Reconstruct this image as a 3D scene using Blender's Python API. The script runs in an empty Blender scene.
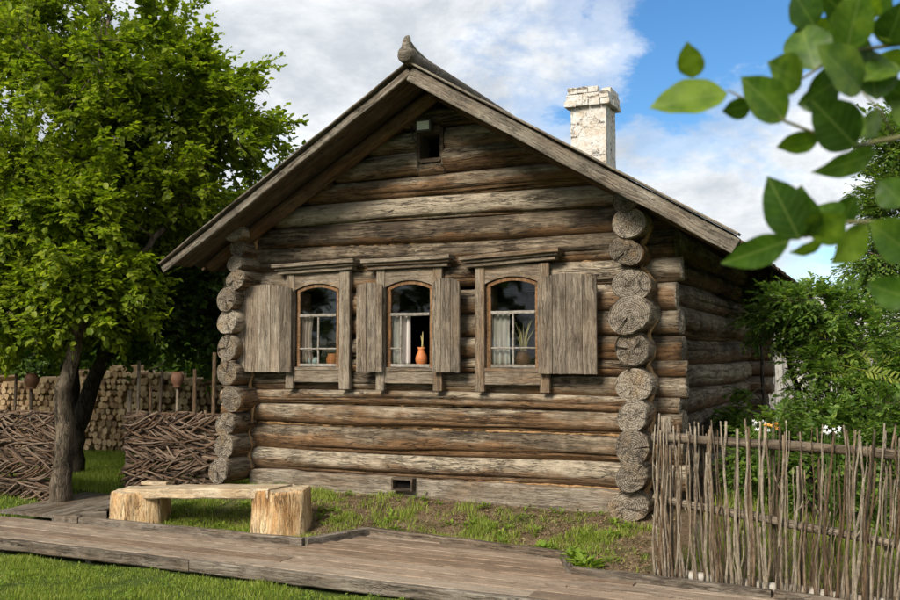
import bpy, math, random
import numpy as np
from mathutils import Vector, Matrix

S = bpy.context.scene
rad = math.radians
PI = math.pi

# ------------------------------------------------------------------ camera
FPX, YAW, PITCH = 950.0, rad(25), math.atan(55 / 950.0)
CAM = np.array([2.33, -9.1, 1.65])
cd = bpy.data.cameras.new('camera')
cam = bpy.data.objects.new('camera', cd)
S.collection.objects.link(cam)
cam.location = CAM
cam.rotation_euler = (PI / 2 + PITCH, 0, YAW)
cd.sensor_width = 36.0
cd.lens = 36.0 * FPX / 900.0
cd.clip_start = 0.05
cd.clip_end = 2000
cd.dof.use_dof = True
cd.dof.focus_distance = 10.0
cd.dof.aperture_fstop = 10.0
S.camera = cam

# ------------------------------------------------------------------ world, sun
SUN_EL, SUN_AZ = rad(37), rad(191)          # azimuth clockwise from +Y
sun_dir = Vector((math.sin(SUN_AZ) * math.cos(SUN_EL), math.cos(SUN_AZ) * math.cos(SUN_EL), math.sin(SUN_EL)))
W = bpy.data.worlds.new('World')
S.world = W
W.use_nodes = True


class NT:
    """small helper around a node tree"""
    def __init__(s, tree):
        s.t = tree
    def n(s, kind, ins=None, out=0, **props):
        nd = s.t.nodes.new(kind)
        for k, v in props.items():
            setattr(nd, k, v)
        for k, v in (ins or {}).items():
            sock = nd.inputs[k]
            if isinstance(v, bpy.types.NodeSocket):
                s.t.links.new(v, sock)
            else:
                sock.default_value = v
        return nd.outputs[out]
    def math(s, op, a, b=None, c=None, clamp=False):
        ins = {0: a}
        if b is not None: ins[1] = b
        if c is not None: ins[2] = c
        return s.n('ShaderNodeMath', ins, operation=op, use_clamp=clamp)
    def vmath(s, op, a, b=None, out=0):
        ins = {0: a}
        if b is not None: ins[1] = b
        return s.n('ShaderNodeVectorMath', ins, out=out, operation=op)
    def ramp(s, fac, stops, interp='LINEAR'):
        nd = s.t.nodes.new('ShaderNodeValToRGB')
        cr = nd.color_ramp
        cr.interpolation = interp
        while len(cr.elements) < len(stops):
            cr.elements.new(0.5)
        for e, (p, c) in zip(cr.elements, stops):
            e.position = p
            e.color = (c, c, c, 1) if isinstance(c, (int, float)) else (*c, 1)
        s.t.links.new(fac, nd.inputs[0])
        return nd.outputs[0]
    def mix(s, fac, a, b, blend='MIX'):
        nd = s.t.nodes.new('ShaderNodeMix')
        nd.data_type = 'RGBA'; nd.blend_type = blend
        for k, v in ((0, fac), (6, a), (7, b)):
            if isinstance(v, bpy.types.NodeSocket): s.t.links.new(v, nd.inputs[k])
            elif k == 0: nd.inputs[0].default_value = v
            else: nd.inputs[k].default_value = (*v, 1)
        return nd.outputs[2]
    def noise(s, vec, scale=5, detail=4, rough=.55, dist=0, out=0):
        return s.n('ShaderNodeTexNoise', {'Vector': vec, 'Scale': scale, 'Detail': detail, 'Roughness': rough, 'Distortion': dist}, out=out)
    def mapping(s, vec, scale=(1, 1, 1), loc=(0, 0, 0)):
        return s.n('ShaderNodeMapping', {'Vector': vec, 'Scale': scale, 'Location': loc})


def build_world():
    t = NT(W.node_tree)
    W.node_tree.nodes.clear()
    sky = t.n('ShaderNodeTexSky', sky_type='NISHITA', sun_disc=False, sun_elevation=SUN_EL, sun_rotation=SUN_AZ,
              altitude=200.0, air_density=1.0, dust_density=0.4, ozone_density=3.0)
    sky = t.n('ShaderNodeHueSaturation', {'Hue': .5, 'Saturation': 1.25, 'Value': .68, 'Fac': 1.0, 'Color': sky})
    d = t.n('ShaderNodeTexCoord')
    tc = d.node.outputs['Generated']
    sep = t.n('ShaderNodeSeparateXYZ', {0: tc})
    zz = t.math('ADD', t.math('MAXIMUM', sep.node.outputs[2], 0.0), 0.38)
    u = t.math('DIVIDE', sep.node.outputs[0], zz)
    v = t.math('DIVIDE', sep.node.outputs[1], zz)
    p = t.n('ShaderNodeCombineXYZ', {0: u, 1: v, 2: 0.37})
    p = t.mapping(p, (1, 1, 1), CLOUD_OFF)
    big = t.noise(p, 1.3, 2, .5)
    fine = t.noise(p, 3.6, 10, .60, .2)
    dens = t.math('ADD', t.math('MULTIPLY', big, .85), t.math('MULTIPLY', fine, .80))
    # the gap in the cloud over the right of the roof
    hole = Vector(HOLE).normalized()
    dp = t.vmath('DOT_PRODUCT', t.vmath('NORMALIZE', tc), tuple(hole), out=1)
    hm = t.n('ShaderNodeMapRange', {0: dp, 1: .945, 2: .997, 3: 0.0, 4: 1.0}, interpolation_type='SMOOTHSTEP')
    dens = t.math('ADD', t.math('SUBTRACT', dens, t.math("MULTIPLY", hm, .19)), .06)
    mask = t.ramp(dens, [(.66, 0.0), (.74, .5), (.84, 1.0)], 'EASE')
    # thick cloud is grey below, thin edges catch the sun
    shade = t.noise(t.mapping(p, (1, 1, 1), (5.3, 1.7, 0)), 2.9, 10, .64, .25)
    shade = t.math('SUBTRACT', shade, t.math('MULTIPLY', t.math('SUBTRACT', dens, .85), .35))
    cloud = t.ramp(shade, [(.26, (2.2, 2.4, 2.65)), (.44, (2.95, 3.15, 3.4)), (.58, (4.3, 4.45, 4.6)), (.74, (5.6, 5.65, 5.7))])
    col = t.mix(mask, sky, cloud)
    bg = t.n('ShaderNodeBackground', {'Color': col, 'Strength': 0.11})
    out = W.node_tree.nodes.new('ShaderNodeOutputWorld')
    W.node_tree.links.new(bg, out.inputs[0])


CLOUD_OFF = (7.3, 2.2, 0)
HOLE = (-0.03, 1.0, 0.33)
build_world()
sl = bpy.data.lights.new('sun', 'SUN')
sl.energy = 2.8
sl.angle = rad(22.0)
sl.color = (1.0, 0.93, 0.82)
so = bpy.data.objects.new('sun', sl)
S.collection.objects.link(so)
so.rotation_euler = sun_dir.to_track_quat('Z', 'Y').to_euler()
so.location = (-3, -8, 12)
S.view_settings.view_transform = 'Standard'
S.view_settings.look = 'None'
S.view_settings.exposure = 1.05
S.view_settings.gamma = 1.0
S.cycles.max_bounces = 5
S.cycles.diffuse_bounces = 2
S.cycles.transparent_max_bounces = 8
S.cycles.use_denoising = True
S.cycles.use_adaptive_sampling = True
S.cycles.adaptive_threshold = 0.03

# ------------------------------------------------------------------ pixel helper (directions of the 900x600 photograph)
_F = np.array([-math.sin(YAW) * math.cos(PITCH), math.cos(YAW) * math.cos(PITCH), math.sin(PITCH)])
_R = np.array([math.cos(YAW), math.sin(YAW), 0.0])
_U = np.cross(_R, _F)


def at(px, py, depth):
    return Vector(CAM + depth * (_F + _R * (px - 450) / FPX + _U * (300 - py) / FPX))


# ------------------------------------------------------------------ object helpers
def link(o, parent=None):
    S.collection.objects.link(o)
    if parent is not None:
        o.parent = parent
    return o


def tag(o, label=None, cat=None, group=None, kind=None):
    if label: o['label'] = label
    if cat: o['category'] = cat
    if group: o['group'] = group
    if kind: o['kind'] = kind
    return o


def empty(name, loc=(0, 0, 0), rz=0.0, label=None, cat=None, group=None, kind=None, parent=None):
    o = bpy.data.objects.new(name, None)
    o.location = loc
    o.rotation_euler = (0, 0, rz)
    o.empty_display_size = .1
    link(o, parent)
    return tag(o, label, cat, group, kind)


def make_mesh(name, verts, faces, mats, smooth=False, mi=None):
    me = bpy.data.meshes.new(name)
    me.from_pydata([tuple(map(float, v)) for v in verts], [], [tuple(map(int, f)) for f in faces])
    for m in (mats if isinstance(mats, (list, tuple)) else [mats]):
        me.materials.append(m)
    if smooth is True:
        me.polygons.foreach_set('use_smooth', np.ones(len(me.polygons), bool))
    if mi is not None:
        me.polygons.foreach_set('material_index', np.array(mi, np.int32))
        if smooth == 'side':
            me.polygons.foreach_set('use_smooth', np.array([m == 0 for m in mi], bool))
    me.update()
    return me


def fast_mesh(name, V, F, mats, smooth=False):
    """V (n,3) array, F (m,k) array of equal-sided faces"""
    me = bpy.data.meshes.new(name)
    V = np.asarray(V, np.float32); F = np.asarray(F, np.int32)
    m, k = F.shape
    me.vertices.add(len(V)); me.vertices.foreach_set('co', V.ravel())
    me.loops.add(m * k); me.loops.foreach_set('vertex_index', F.ravel())
    me.polygons.add(m)
    me.polygons.foreach_set('loop_start', np.arange(0, m * k, k, dtype=np.int32))
    me.polygons.foreach_set('loop_total', np.full(m, k, np.int32))
    if smooth:
        me.polygons.foreach_set('use_smooth', np.ones(m, bool))
    me.materials.append(mats)
    me.update(calc_edges=True)
    me.validate()
    return me


def obj(name, me, parent=None, loc=(0, 0, 0), rot=(0, 0, 0), scale=None):
    o = bpy.data.objects.new(name, me)
    o.location = loc
    o.rotation_euler = rot
    if scale: o.scale = scale
    return link(o, parent)


BOXF = [(0, 3, 2, 1), (4, 5, 6, 7), (0, 1, 5, 4), (1, 2, 6, 5), (2, 3, 7, 6), (3, 0, 4, 7)]


def box_data(x0, x1, y0, y1, z0, z1):
    return [(x0, y0, z0), (x1, y0, z0), (x1, y1, z0), (x0, y1, z0), (x0, y0, z1), (x1, y0, z1), (x1, y1, z1), (x0, y1, z1)], BOXF


def board_data(L, w, t, rng=None, wob=.003, bev=.006, seg=6, chip=0.0):
    """worn board: length along X from 0, width along Y centred, thickness along Z from 0; bevelled, slightly crooked"""
    rng = rng or random.Random(1)
    V = []; F = []
    xs = [L * i / seg for i in range(seg + 1)]
    hw = w / 2
    for i, x in enumerate(xs):
        dy = rng.uniform(-wob, wob); dz = rng.uniform(-wob, wob)
        e0 = rng.uniform(0, chip); e1 = rng.uniform(0, chip)
        sec = [(-hw + e0, bev), (-hw + e0 + bev, 0), (hw - e1 - bev, 0), (hw - e1, bev), (hw - e1, t - bev), (hw - e1 - bev, t), (-hw + e0 + bev, t), (-hw + e0, t - bev)]
        V += [(x, y + dy, z + dz) for y, z in sec]
    for i in range(seg):
        for k in range(8):
            a = i * 8 + k; b = i * 8 + (k + 1) % 8
            F.append((a, a + 8, b + 8, b))
    F.append(tuple(range(8)))
    F.append(tuple(seg * 8 + k for k in reversed(range(8))))
    return V, F


def board(name, p0, p1, w, t, mat, parent, up=(0, 0, 1), seed=0, **k):
    """board from p0 to p1 (centre line of its lower face); `up` is the direction of its thickness"""
    p0 = Vector(p0); p1 = Vector(p1)
    L = (p1 - p0).length
    V, F = board_data(L, w, t, random.Random(seed), **k)
    me = make_mesh(name, V, F, mat)
    o = obj(name, me, parent)
    o.matrix_local = frame(p0, p1 - p0, up)
    return o


def frame(p, xdir, up):
    x = Vector(xdir).normalized()
    z = Vector(up); z = (z - x * z.dot(x)).normalized()
    y = z.cross(x)
    return Matrix.Translation(p) @ Matrix((x, y, z)).transposed().to_4x4()


def tube_data(pts, radii, sides=6, cap=True, off=0, rough=0.0, rng=None):
    pts = [np.array(p, float) for p in pts]
    n = len(pts)
    V = []; F = []
    ref = np.array([0.3, 0.1, 1.0]) if abs((pts[-1] - pts[0])[2]) < .8 * np.linalg.norm(pts[-1] - pts[0]) else np.array([1.0, .2, 0.1])
    for i in range(n):
        d = pts[min(i + 1, n - 1)] - pts[max(i - 1, 0)]
        d = d / (np.linalg.norm(d) + 1e-9)
        a = np.cross(d, ref); a /= np.linalg.norm(a) + 1e-9
        b = np.cross(d, a)
        for k in range(sides):
            th = 2 * PI * k / sides
            r = radii[i] * (1 + (rng.uniform(-rough, rough) if rng else 0))
            V.append(pts[i] + r * (math.cos(th) * a + math.sin(th) * b))
    for i in range(n - 1):
        for k in range(sides):
            k2 = (k + 1) % sides
            F.append((off + i * sides + k, off + i * sides + k2, off + (i + 1) * sides + k2, off + (i + 1) * sides + k))
    if cap:
        F.append(tuple(off + k for k in reversed(range(sides))))
        F.append(tuple(off + (n - 1) * sides + k for k in range(sides)))
    return V, F


def lathe_data(prof, sides=20):
    V = []; F = []
    for r, z in prof:
        for k in range(sides):
            a = 2 * PI * k / sides
            V.append((r * math.cos(a), r * math.sin(a), z))
    for i in range(len(prof) - 1):
        for k in range(sides):
            k2 = (k + 1) % sides
            F.append((i * sides + k, i * sides + k2, (i + 1) * sides + k2, (i + 1) * sides + k))
    return V, F


# ------------------------------------------------------------------ materials
def new_mat(name):
    m = bpy.data.materials.new(name)
    m.use_nodes = True
    m.node_tree.nodes.clear()
    return m, NT(m.node_tree)


def finish(m, t, col, rough=.85, bump=None, bstr=.4, bdist=.02, spec=.25, **extra):
    ins = {'Base Color': col if isinstance(col, bpy.types.NodeSocket) else (*col, 1), 'Roughness': rough, 'Specular IOR Level': spec}
    ins.update(extra)
    if bump is not None:
        ins['Normal'] = t.n('ShaderNodeBump', {'Height': bump, 'Strength': bstr, 'Distance': bdist})
    b = t.n('ShaderNodeBsdfPrincipled', ins)
    o = m.node_tree.nodes.new('ShaderNodeOutputMaterial')
    m.node_tree.links.new(b, o.inputs[0])
    return m


def obj_coords(t, rnd=True):
    tc = t.n('ShaderNodeTexCoord').node.outputs['Object']
    r = t.n('ShaderNodeObjectInfo').node.outputs['Random']
    if rnd:
        tc0 = tc
        v = t.n('ShaderNodeCombineXYZ', {0: t.math('MULTIPLY', r, 37.0), 1: t.math('MULTIPLY', r, 11.0), 2: t.math('MULTIPLY', r, 53.0)})
        return tc0, t.vmath('ADD', tc, v), r
    return tc, tc, r


def wood_mat(name, dark, mid, light, warm=None, warm_amt=.5, grain=26, crack=.55, vary=.35, axis=0, bstr=.5, stretch=1.1, under=0.0, lichen=0.0):
    """weathered timber; grain runs along the object's own `axis`"""
    m, t = new_mat(name)
    tc0, tc, r = obj_coords(t)
    wv = t.noise(tc, 4.5, 2, .5, out=1)
    tcw = t.vmath('ADD', tc, t.vmath('MULTIPLY', t.vmath('SUBTRACT', wv, (.5, .5, .5)), tuple(.05 if i_ != axis else .0 for i_ in range(3))))
    sc = [grain] * 3; sc[axis] = stretch * 1.8
    g1 = t.noise(t.mapping(tcw, sc), 1.0, 7, .66, .35)
    sc2 = [grain * 4.0] * 3; sc2[axis] = stretch * 5.0
    g2 = t.noise(t.mapping(tcw, sc2), 1.0, 4, .65)
    blot = t.noise(tc, 3.1, 5, .62)
    spk = t.noise(tc, 95, 3, .6)
    f = t.math('ADD', t.math('MULTIPLY', g1, .60), t.math('MULTIPLY', blot, .40))
    f = t.math('ADD', f, t.math('MULTIPLY', t.math('SUBTRACT', r, .5), vary * .35))
    col = t.ramp(f, [(.36, dark), (.48, mid), (.62, light)])
    if warm:
        wn = t.noise(t.mapping(tc, [4.5 if i_ != axis else 1.1 for i_ in range(3)], (7, 3, 1)), 1.4, 5, .62)
        if under:
            z = t.n('ShaderNodeSeparateXYZ', {0: tc0}).node.outputs[2]
            wn = t.math('SUBTRACT', wn, t.math('MULTIPLY', z, under))
        wn = t.math('ADD', wn, t.math('MULTIPLY', t.math('SUBTRACT', t.math('FRACT', t.math('MULTIPLY', r, 7.3)), .5), vary * .5))
        wf = t.ramp(wn, [(.46, 0.0), (.64, warm_amt)])
        col = t.mix(wf, col, t.mix(1.0, warm, t.ramp(g1, [(.3, .55), (.55, 1.0), (.7, 1.5)]), 'MULTIPLY'))
    # drying cracks: thin dark lines along the grain, long ones and short ones
    cks = []
    for (ga, sa_, w_, off, sc_g) in ((.55, .55, .020, (3, 9, 4), 1.5), (1.5, 2.2, .026, (8, 1, 6), 4.0)):
        sc3 = [grain * ga] * 3; sc3[axis] = stretch * sa_
        c = t.noise(t.mapping(tcw, sc3, off), 1.0, 4, .6, .3)
        cl = t.math('ABSOLUTE', t.math('SUBTRACT', c, .5))
        ck = t.ramp(cl, [(.0, 1.0), (w_ * .45, .7), (w_, 0.0)])
        gate = t.ramp(t.noise(tc, sc_g, 3, .6), [(.45, 0.0), (.58, 1.0)])
        cks.append(t.math('MULTIPLY', ck, gate))
    ck = t.math('MAXIMUM', cks[0], t.math('MULTIPLY', cks[1], .8))
    col = t.mix(t.math('MULTIPLY', ck, crack), col, tuple(x * .16 for x in dark))
    fine = t.ramp(g2, [(.34, .50), (.5, 1.0), (.68, 1.30)])
    col = t.mix(.85, col, fine, 'MULTIPLY')
    col = t.mix(.6, col, t.ramp(spk, [(.35, .65), (.6, 1.2)]), 'MULTIPLY')
    # knots
    ks = [7.0] * 3; ks[axis] = 1.7
    kv = t.n('ShaderNodeTexVoronoi', {'Vector': t.mapping(tc, ks, (2, 4, 1)), 'Scale': 1.0})
    kn = t.ramp(kv, [(.06, .85), (.12, .35), (.17, 0.0)])
    col = t.mix(t.math('MULTIPLY', kn, crack * .8), col, tuple(x * .45 for x in dark))
    if lichen:
        ln = t.ramp(t.noise(tc, 34, 4, .7), [(.60, 0.0), (.66, lichen)])
        col = t.mix(ln, col, (.36, .36, .27))
    bump = t.math('SUBTRACT', t.math('ADD', t.math('MULTIPLY', g1, .7), t.math('ADD', t.math('MULTIPLY', g2, .5), t.math('MULTIPLY', spk, .2))), t.math('MULTIPLY', ck, 1.1))
    return finish(m, t, col, .88, bump, bstr, .014, .2)


def end_mat(name, light, dark, warm):
    """sawn or axed log end: rings and radial drying cracks, in the log's own YZ plane"""
    m, t = new_mat(name)
    tc0, tc, r = obj_coords(t)
    flat = t.mapping(tc0, (0, 1, 1))
    rr = t.vmath('LENGTH', flat, out=1)
    wob = t.noise(tc, 9, 3, .6)
    ring = t.math('SINE', t.math('ADD', t.math('MULTIPLY', rr, 330.0), t.math('MULTIPLY', wob, 10.0)))
    rf = t.math('MULTIPLY_ADD', ring, .5, .5)
    dirv = t.vmath('NORMALIZE', flat)
    dirv = t.vmath('ADD', dirv, t.n('ShaderNodeCombineXYZ', {0: t.math('MULTIPLY', r, 91.0)}))
    rad_n = t.noise(t.vmath('ADD', dirv, t.vmath('MULTIPLY', tc0, (0, 3, 3))), 1.15, 5, .62)
    cl = t.math('ABSOLUTE', t.math('SUBTRACT', rad_n, .5))
    ck = t.math('MULTIPLY', t.ramp(cl, [(.0, 1.0), (.006, .7), (.014, 0.0)]), t.ramp(t.noise(tc, 6, 2), [(.45, 0.0), (.55, 1.0)]))
    blot = t.noise(tc, 14, 5, .65)
    spk = t.noise(tc, 70, 3, .6)
    f = t.math('ADD', t.math('MULTIPLY', blot, .72), t.math('MULTIPLY', rf, .26))
    f = t.math('ADD', f, t.math('MULTIPLY', t.math('SUBTRACT', r, .5), .45))
    col = t.ramp(f, [(.3, dark), (.66, light)])
    col = t.mix(t.ramp(t.noise(tc, 5, 3), [(.5, 0.0), (.68, .6)]), col, warm)
    col = t.mix(t.ramp(spk, [(.36, .8), (.52, 0.0)]), col, tuple(x * .4 for x in dark))
    col = t.mix(t.math('MULTIPLY', ck, .9), col, (.012, .010, .008))
    b = t.math('SUBTRACT', t.math('ADD', t.math('MULTIPLY', rf, .25), t.math('ADD', blot, t.math('MULTIPLY', spk, .8))), t.math('MULTIPLY', ck, 1.5))
    return finish(m, t, col, .92, b, .7, .015, .1)


def plain_mat(name, c0, c1, scale=8, rough=.8, bstr=.3, spec=.25, detail=5, vary=.0):
    m, t = new_mat(name)
    tc0, tc, r = obj_coords(t)
    n = t.noise(tc, scale, detail, .6)
    f = t.math('ADD', n, t.math('MULTIPLY', t.math('SUBTRACT', r, .5), vary))
    col = t.ramp(f, [(.3, c0), (.7, c1)])
    return finish(m, t, col, rough, n, bstr, .01, spec)


def leaf_mat(name, cols, trans=.45, rough=.5, patch=1.2, isl=.5):
    """foliage: colour differs leaf by leaf and in soft patches"""
    m, t = new_mat(name)
    tc = t.n('ShaderNodeTexCoord').node.outputs['Object']
    ri = t.n('ShaderNodeNewGeometry').node.outputs['Random Per Island']
    n = t.noise(tc, patch, 3, .6)
    f = t.math('ADD', t.math('MULTIPLY', ri, isl), t.math('MULTIPLY', n, 1 - isl))
    k = len(cols)
    col = t.ramp(f, [(.2 + .6 * i / (k - 1), c) for i, c in enumerate(cols)])
    p = t.n('ShaderNodeBsdfPrincipled', {'Base Color': col, 'Roughness': rough, 'Specular IOR Level': .3})
    tcol = t.mix(1.0, col, (1.15, 1.25, .55), 'MULTIPLY')
    tr = t.n('ShaderNodeBsdfTranslucent', {'Color': tcol})
    mx = t.n('ShaderNodeMixShader', {0: trans, 1: p, 2: tr})
    o = m.node_tree.nodes.new('ShaderNodeOutputMaterial')
    m.node_tree.links.new(mx, o.inputs[0])
    return m


M = {}
M['log'] = wood_mat('weathered_log', (.056, .041, .027), (.175, .135, .091), (.355, .297, .218), (.165, .085, .035), .8, 24, .85, .6, 0, .8, 1.0, under=2.2)
M['sill'] = wood_mat('sill_timber', (.085, .066, .047), (.18, .146, .108), (.28, .238, .185), (.17, .105, .055), .5, 24, .6, .4, 0, .6, 1.0)
M['log_end'] = end_mat('log_end', (.31, .265, .208), (.105, .085, .063), (.25, .165, .085))
M['plank'] = wood_mat('grey_plank', (.10, .079, .058), (.185, .151, .114), (.30, .252, .195), (.18, .117, .068), .4, 30, .8, .5, 0, .5, .9)
M['frame'] = wood_mat('frame_timber', (.085, .065, .047), (.18, .143, .104), (.285, .238, .18), (.19, .11, .052), .5, 34, .6, .4, 0, .4, 1.3)
M['roof'] = wood_mat('roof_board', (.045, .033, .023), (.085, .062, .043), (.14, .108, .078), (.085, .045, .02), .6, 28, .6, .5, 0, .4, 1.0)
M['rake'] = wood_mat('rake_board', (.08, .067, .052), (.165, .140, .108), (.27, .238, .19), (.16, .10, .058), .3, 30, .85, .3, 0, .6, .8, lichen=.35)
M['rafter'] = wood_mat('rafter', (.045, .029, .017), (.095, .058, .032), (.15, .097, .056), (.12, .056, .022), .7, 26, .5, .3, 0, .4, 1.0)
M['sash'] = wood_mat('sash_wood', (.08, .045, .024), (.17, .095, .045), (.27, .175, .10), (.26, .115, .045), .6, 40, .4, .3, 2, .3, 2)
M['muntin'] = wood_mat('muntin_wood', (.13, .11, .085), (.235, .21, .175), (.36, .33, .29), None, 0, 40, .4, .2, 2, .3, 2)
M['deck'] = wood_mat('deck_board', (.165, .120, .084), (.235, .179, .130), (.30, .238, .178), (.26, .172, .11), .4, 20, .55, 1.3, 0, .35, 1.0)
M['kerb'] = wood_mat('kerb_board', (.07, .056, .042), (.15, .122, .092), (.235, .205, .165), (.14, .09, .05), .4, 26, .8, .4, 0, .6, .8)
M['stump'] = wood_mat('stump_side', (.20, .105, .042), (.46, .30, .15), (.66, .50, .30), (.40, .19, .06), .75, 15, .9, .2, 2, .8, 1.2)
M['stump_top'] = wood_mat('stump_top', (.30, .21, .12), (.45, .345, .22), (.58, .48, .34), (.42, .26, .12), .4, 22, .8, .2, 0, .5, 4)
M['seat'] = wood_mat('bench_seat', (.25, .185, .115), (.42, .335, .225), (.55, .46, .33), (.40, .26, .13), .5, 26, .6, .2, 0, .4, .9)
M['stick'] = wood_mat('bare_stick', (.055, .04, .027), (.15, .115, .079), (.285, .237, .175), (.15, .09, .046), .6, 45, .6, 1.3, 2, .7, 4)
M['twig'] = wood_mat('wattle_twig', (.042, .028, .019), (.115, .078, .053), (.205, .150, .108), (.14, .075, .04), .5, 50, .4, .9, 0, .5, 3)
M['bark'] = wood_mat('tree_bark', (.04, .03, .02), (.105, .08, .054), (.19, .15, .107), None, 0, 16, 1.0, .2, 2, 1.0, 2.5, lichen=.25)
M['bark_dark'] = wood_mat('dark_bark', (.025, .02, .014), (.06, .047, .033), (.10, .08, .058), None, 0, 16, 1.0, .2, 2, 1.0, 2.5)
M['shed'] = wood_mat('shed_board', (.2, .19, .175), (.33, .315, .29), (.45, .43, .40), None, 0, 20, .7, .4, 2, .4, .6)
M['caulk'] = plain_mat('tow_caulking', (.20, .105, .045), (.44, .28, .135), 40, .95, .8)
M['clay'] = plain_mat('terracotta', (.36, .11, .035), (.56, .20, .065), 9, .55, .15)
M['clay_brown'] = plain_mat('brown_clay', (.20, .10, .055), (.34, .19, .11), 12, .6, .15)
M['clay_dark'] = plain_mat('dark_clay', (.10, .045, .025), (.19, .09, .05), 12, .5, .15)
M['iron'] = plain_mat('rusty_iron', (.035, .028, .024), (.09, .06, .045), 30, .6, .3)
M['lamp_body'] = plain_mat('lamp_housing', (.05, .05, .05), (.09, .09, .09), 20, .5, .1)
M['lamp_glass'] = plain_mat('lamp_lens', (.62, .66, .58), (.78, .80, .70), 30, .25, .05, .5)
M['cable'] = plain_mat('cable', (.02, .02, .02), (.04, .04, .04), 20, .5, .1)
M['dry'] = plain_mat('dry_stalk', (.36, .29, .11), (.56, .47, .21), 30, .7, .2, vary=.3)
M['white_flower'] = plain_mat('white_petal', (.62, .62, .60), (.8, .8, .78), 20, .6, .1)
M['orange_flower'] = plain_mat('orange_petal', (.55, .22, .04), (.75, .36, .08), 20, .6, .1)
M['dark_inside'] = plain_mat('dark_board', (.035, .028, .022), (.06, .048, .036), 6, .9, .3)  # mottled dark brown for the indoor boards

M['leaf_main'] = leaf_mat('leaf_main', [(.07, .12, .010), (.155, .22, .014), (.25, .31, .022), (.36, .40, .036)], .55, .5, .8, .45)
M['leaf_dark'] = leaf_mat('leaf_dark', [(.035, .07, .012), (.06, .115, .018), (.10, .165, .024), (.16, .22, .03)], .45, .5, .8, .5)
M['leaf_bush'] = leaf_mat('leaf_bush', [(.05, .11, .018), (.095, .175, .028), (.15, .24, .038), (.26, .33, .055)], .48, .45, 1.4, .5)
M['leaf_yellow'] = leaf_mat('leaf_yellow', [(.14, .19, .02), (.26, .28, .035)], .4, .5)
M['grass'] = leaf_mat('grass_blade', [(.10, .15, .014), (.18, .25, .022), (.27, .33, .045), (.40, .40, .13)], .35, .6, 2.6, .5)
M['straw'] = leaf_mat('dry_straw', [(.16, .11, .055), (.29, .215, .11), (.42, .34, .18)], .2, .7, 2.0, .6)
M['litter'] = leaf_mat('leaf_litter', [(.10, .05, .028), (.20, .11, .06), (.33, .23, .13), (.24, .22, .08)], .15, .8, 3.0, .7)
M['weed'] = leaf_mat('weed_leaf', [(.09, .16, .02), (.17, .26, .028), (.27, .34, .05)], .4, .5, 2.0, .5)


def near_leaf_mat():
    m, t = new_mat('near_leaf')
    tc, tcr, r = obj_coords(t)
    sp = t.n('ShaderNodeSeparateXYZ', {0: tc})
    x, y = sp.node.outputs[0], sp.node.outputs[1]
    ay = t.math('ABSOLUTE', y)
    rib = t.ramp(ay, [(.006, 1.0), (.02, 0.0)])
    side = t.math('SINE', t.math('MULTIPLY', t.math('SUBTRACT', x, t.math('MULTIPLY', ay, .8)), 46.0))
    side = t.ramp(side, [(.86, 0.0), (1.0, .35)])
    n = t.noise(tcr, 3.5, 3)
    f = t.math('ADD', n, t.math('MULTIPLY', t.math('SUBTRACT', r, .5), .6))
    col = t.ramp(f, [(.2, (.03, .075, .007)), (.5, (.06, .13, .009)), (.85, (.18, .27, .025))])
    col = t.mix(t.math('MAXIMUM', t.math('MULTIPLY', rib, .5), t.math('MULTIPLY', side, .6)), col, (.20, .27, .07))
    p = t.n('ShaderNodeBsdfPrincipled', {'Base Color': col, 'Roughness': .42, 'Specular IOR Level': .4})
    tr = t.n('ShaderNodeBsdfTranslucent', {'Color': t.mix(1.0, col, (1.3, 1.35, .5), 'MULTIPLY')})
    mx = t.n('ShaderNodeMixShader', {0: .45, 1: p, 2: tr})
    o = m.node_tree.nodes.new('ShaderNodeOutputMaterial')
    m.node_tree.links.new(mx, o.inputs[0])
    return m


M['near_leaf'] = near_leaf_mat()


def glass_mat():
    m, t = new_mat('window_glass')
    tc, tcr, r = obj_coords(t)
    n = t.noise(tcr, 3.0, 2, .5)
    nb = t.n('ShaderNodeBump', {'Height': n, 'Strength': .05, 'Distance': .03})
    fr = t.n('ShaderNodeFresnel', {'IOR': 1.5, 'Normal': nb})
    g = t.n('ShaderNodeBsdfGlossy', {'Color': (1, 1, 1, 1), 'Roughness': .03, 'Normal': nb})
    tr = t.n('ShaderNodeBsdfTransparent', {'Color': (.86, .88, .86, 1)})
    mx = t.n('ShaderNodeMixShader', {0: t.math('MULTIPLY', fr, .8), 1: tr, 2: g})
    o = m.node_tree.nodes.new('ShaderNodeOutputMaterial')
    m.node_tree.links.new(mx, o.inputs[0])
    return m


M['glass'] = glass_mat()


def cloth_mat(name, c, c2):
    m, t = new_mat(name)
    tc, tcr, r = obj_coords(t)
    n = t.noise(t.mapping(tc, (30, 30, 3)), 1, 3)
    col = t.ramp(n, [(.35, c2), (.65, c)])
    p = t.n('ShaderNodeBsdfPrincipled', {'Base Color': col, 'Roughness': .9, 'Specular IOR Level': .1})
    tr = t.n('ShaderNodeBsdfTranslucent', {'Color': col})
    mx = t.n('ShaderNodeMixShader', {0: .3, 1: p, 2: tr})
    o = m.node_tree.nodes.new('ShaderNodeOutputMaterial')
    m.node_tree.links.new(mx, o.inputs[0])
    return m


M['curtain'] = cloth_mat('curtain_cloth', (.80, .77, .72), (.66, .55, .50))
M['curtain_pink'] = cloth_mat('pink_curtain_cloth', (.74, .62, .56), (.60, .42, .36))
M['cloth_blue'] = cloth_mat('pale_blue_cloth', (.62, .72, .74), (.42, .58, .62))


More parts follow.
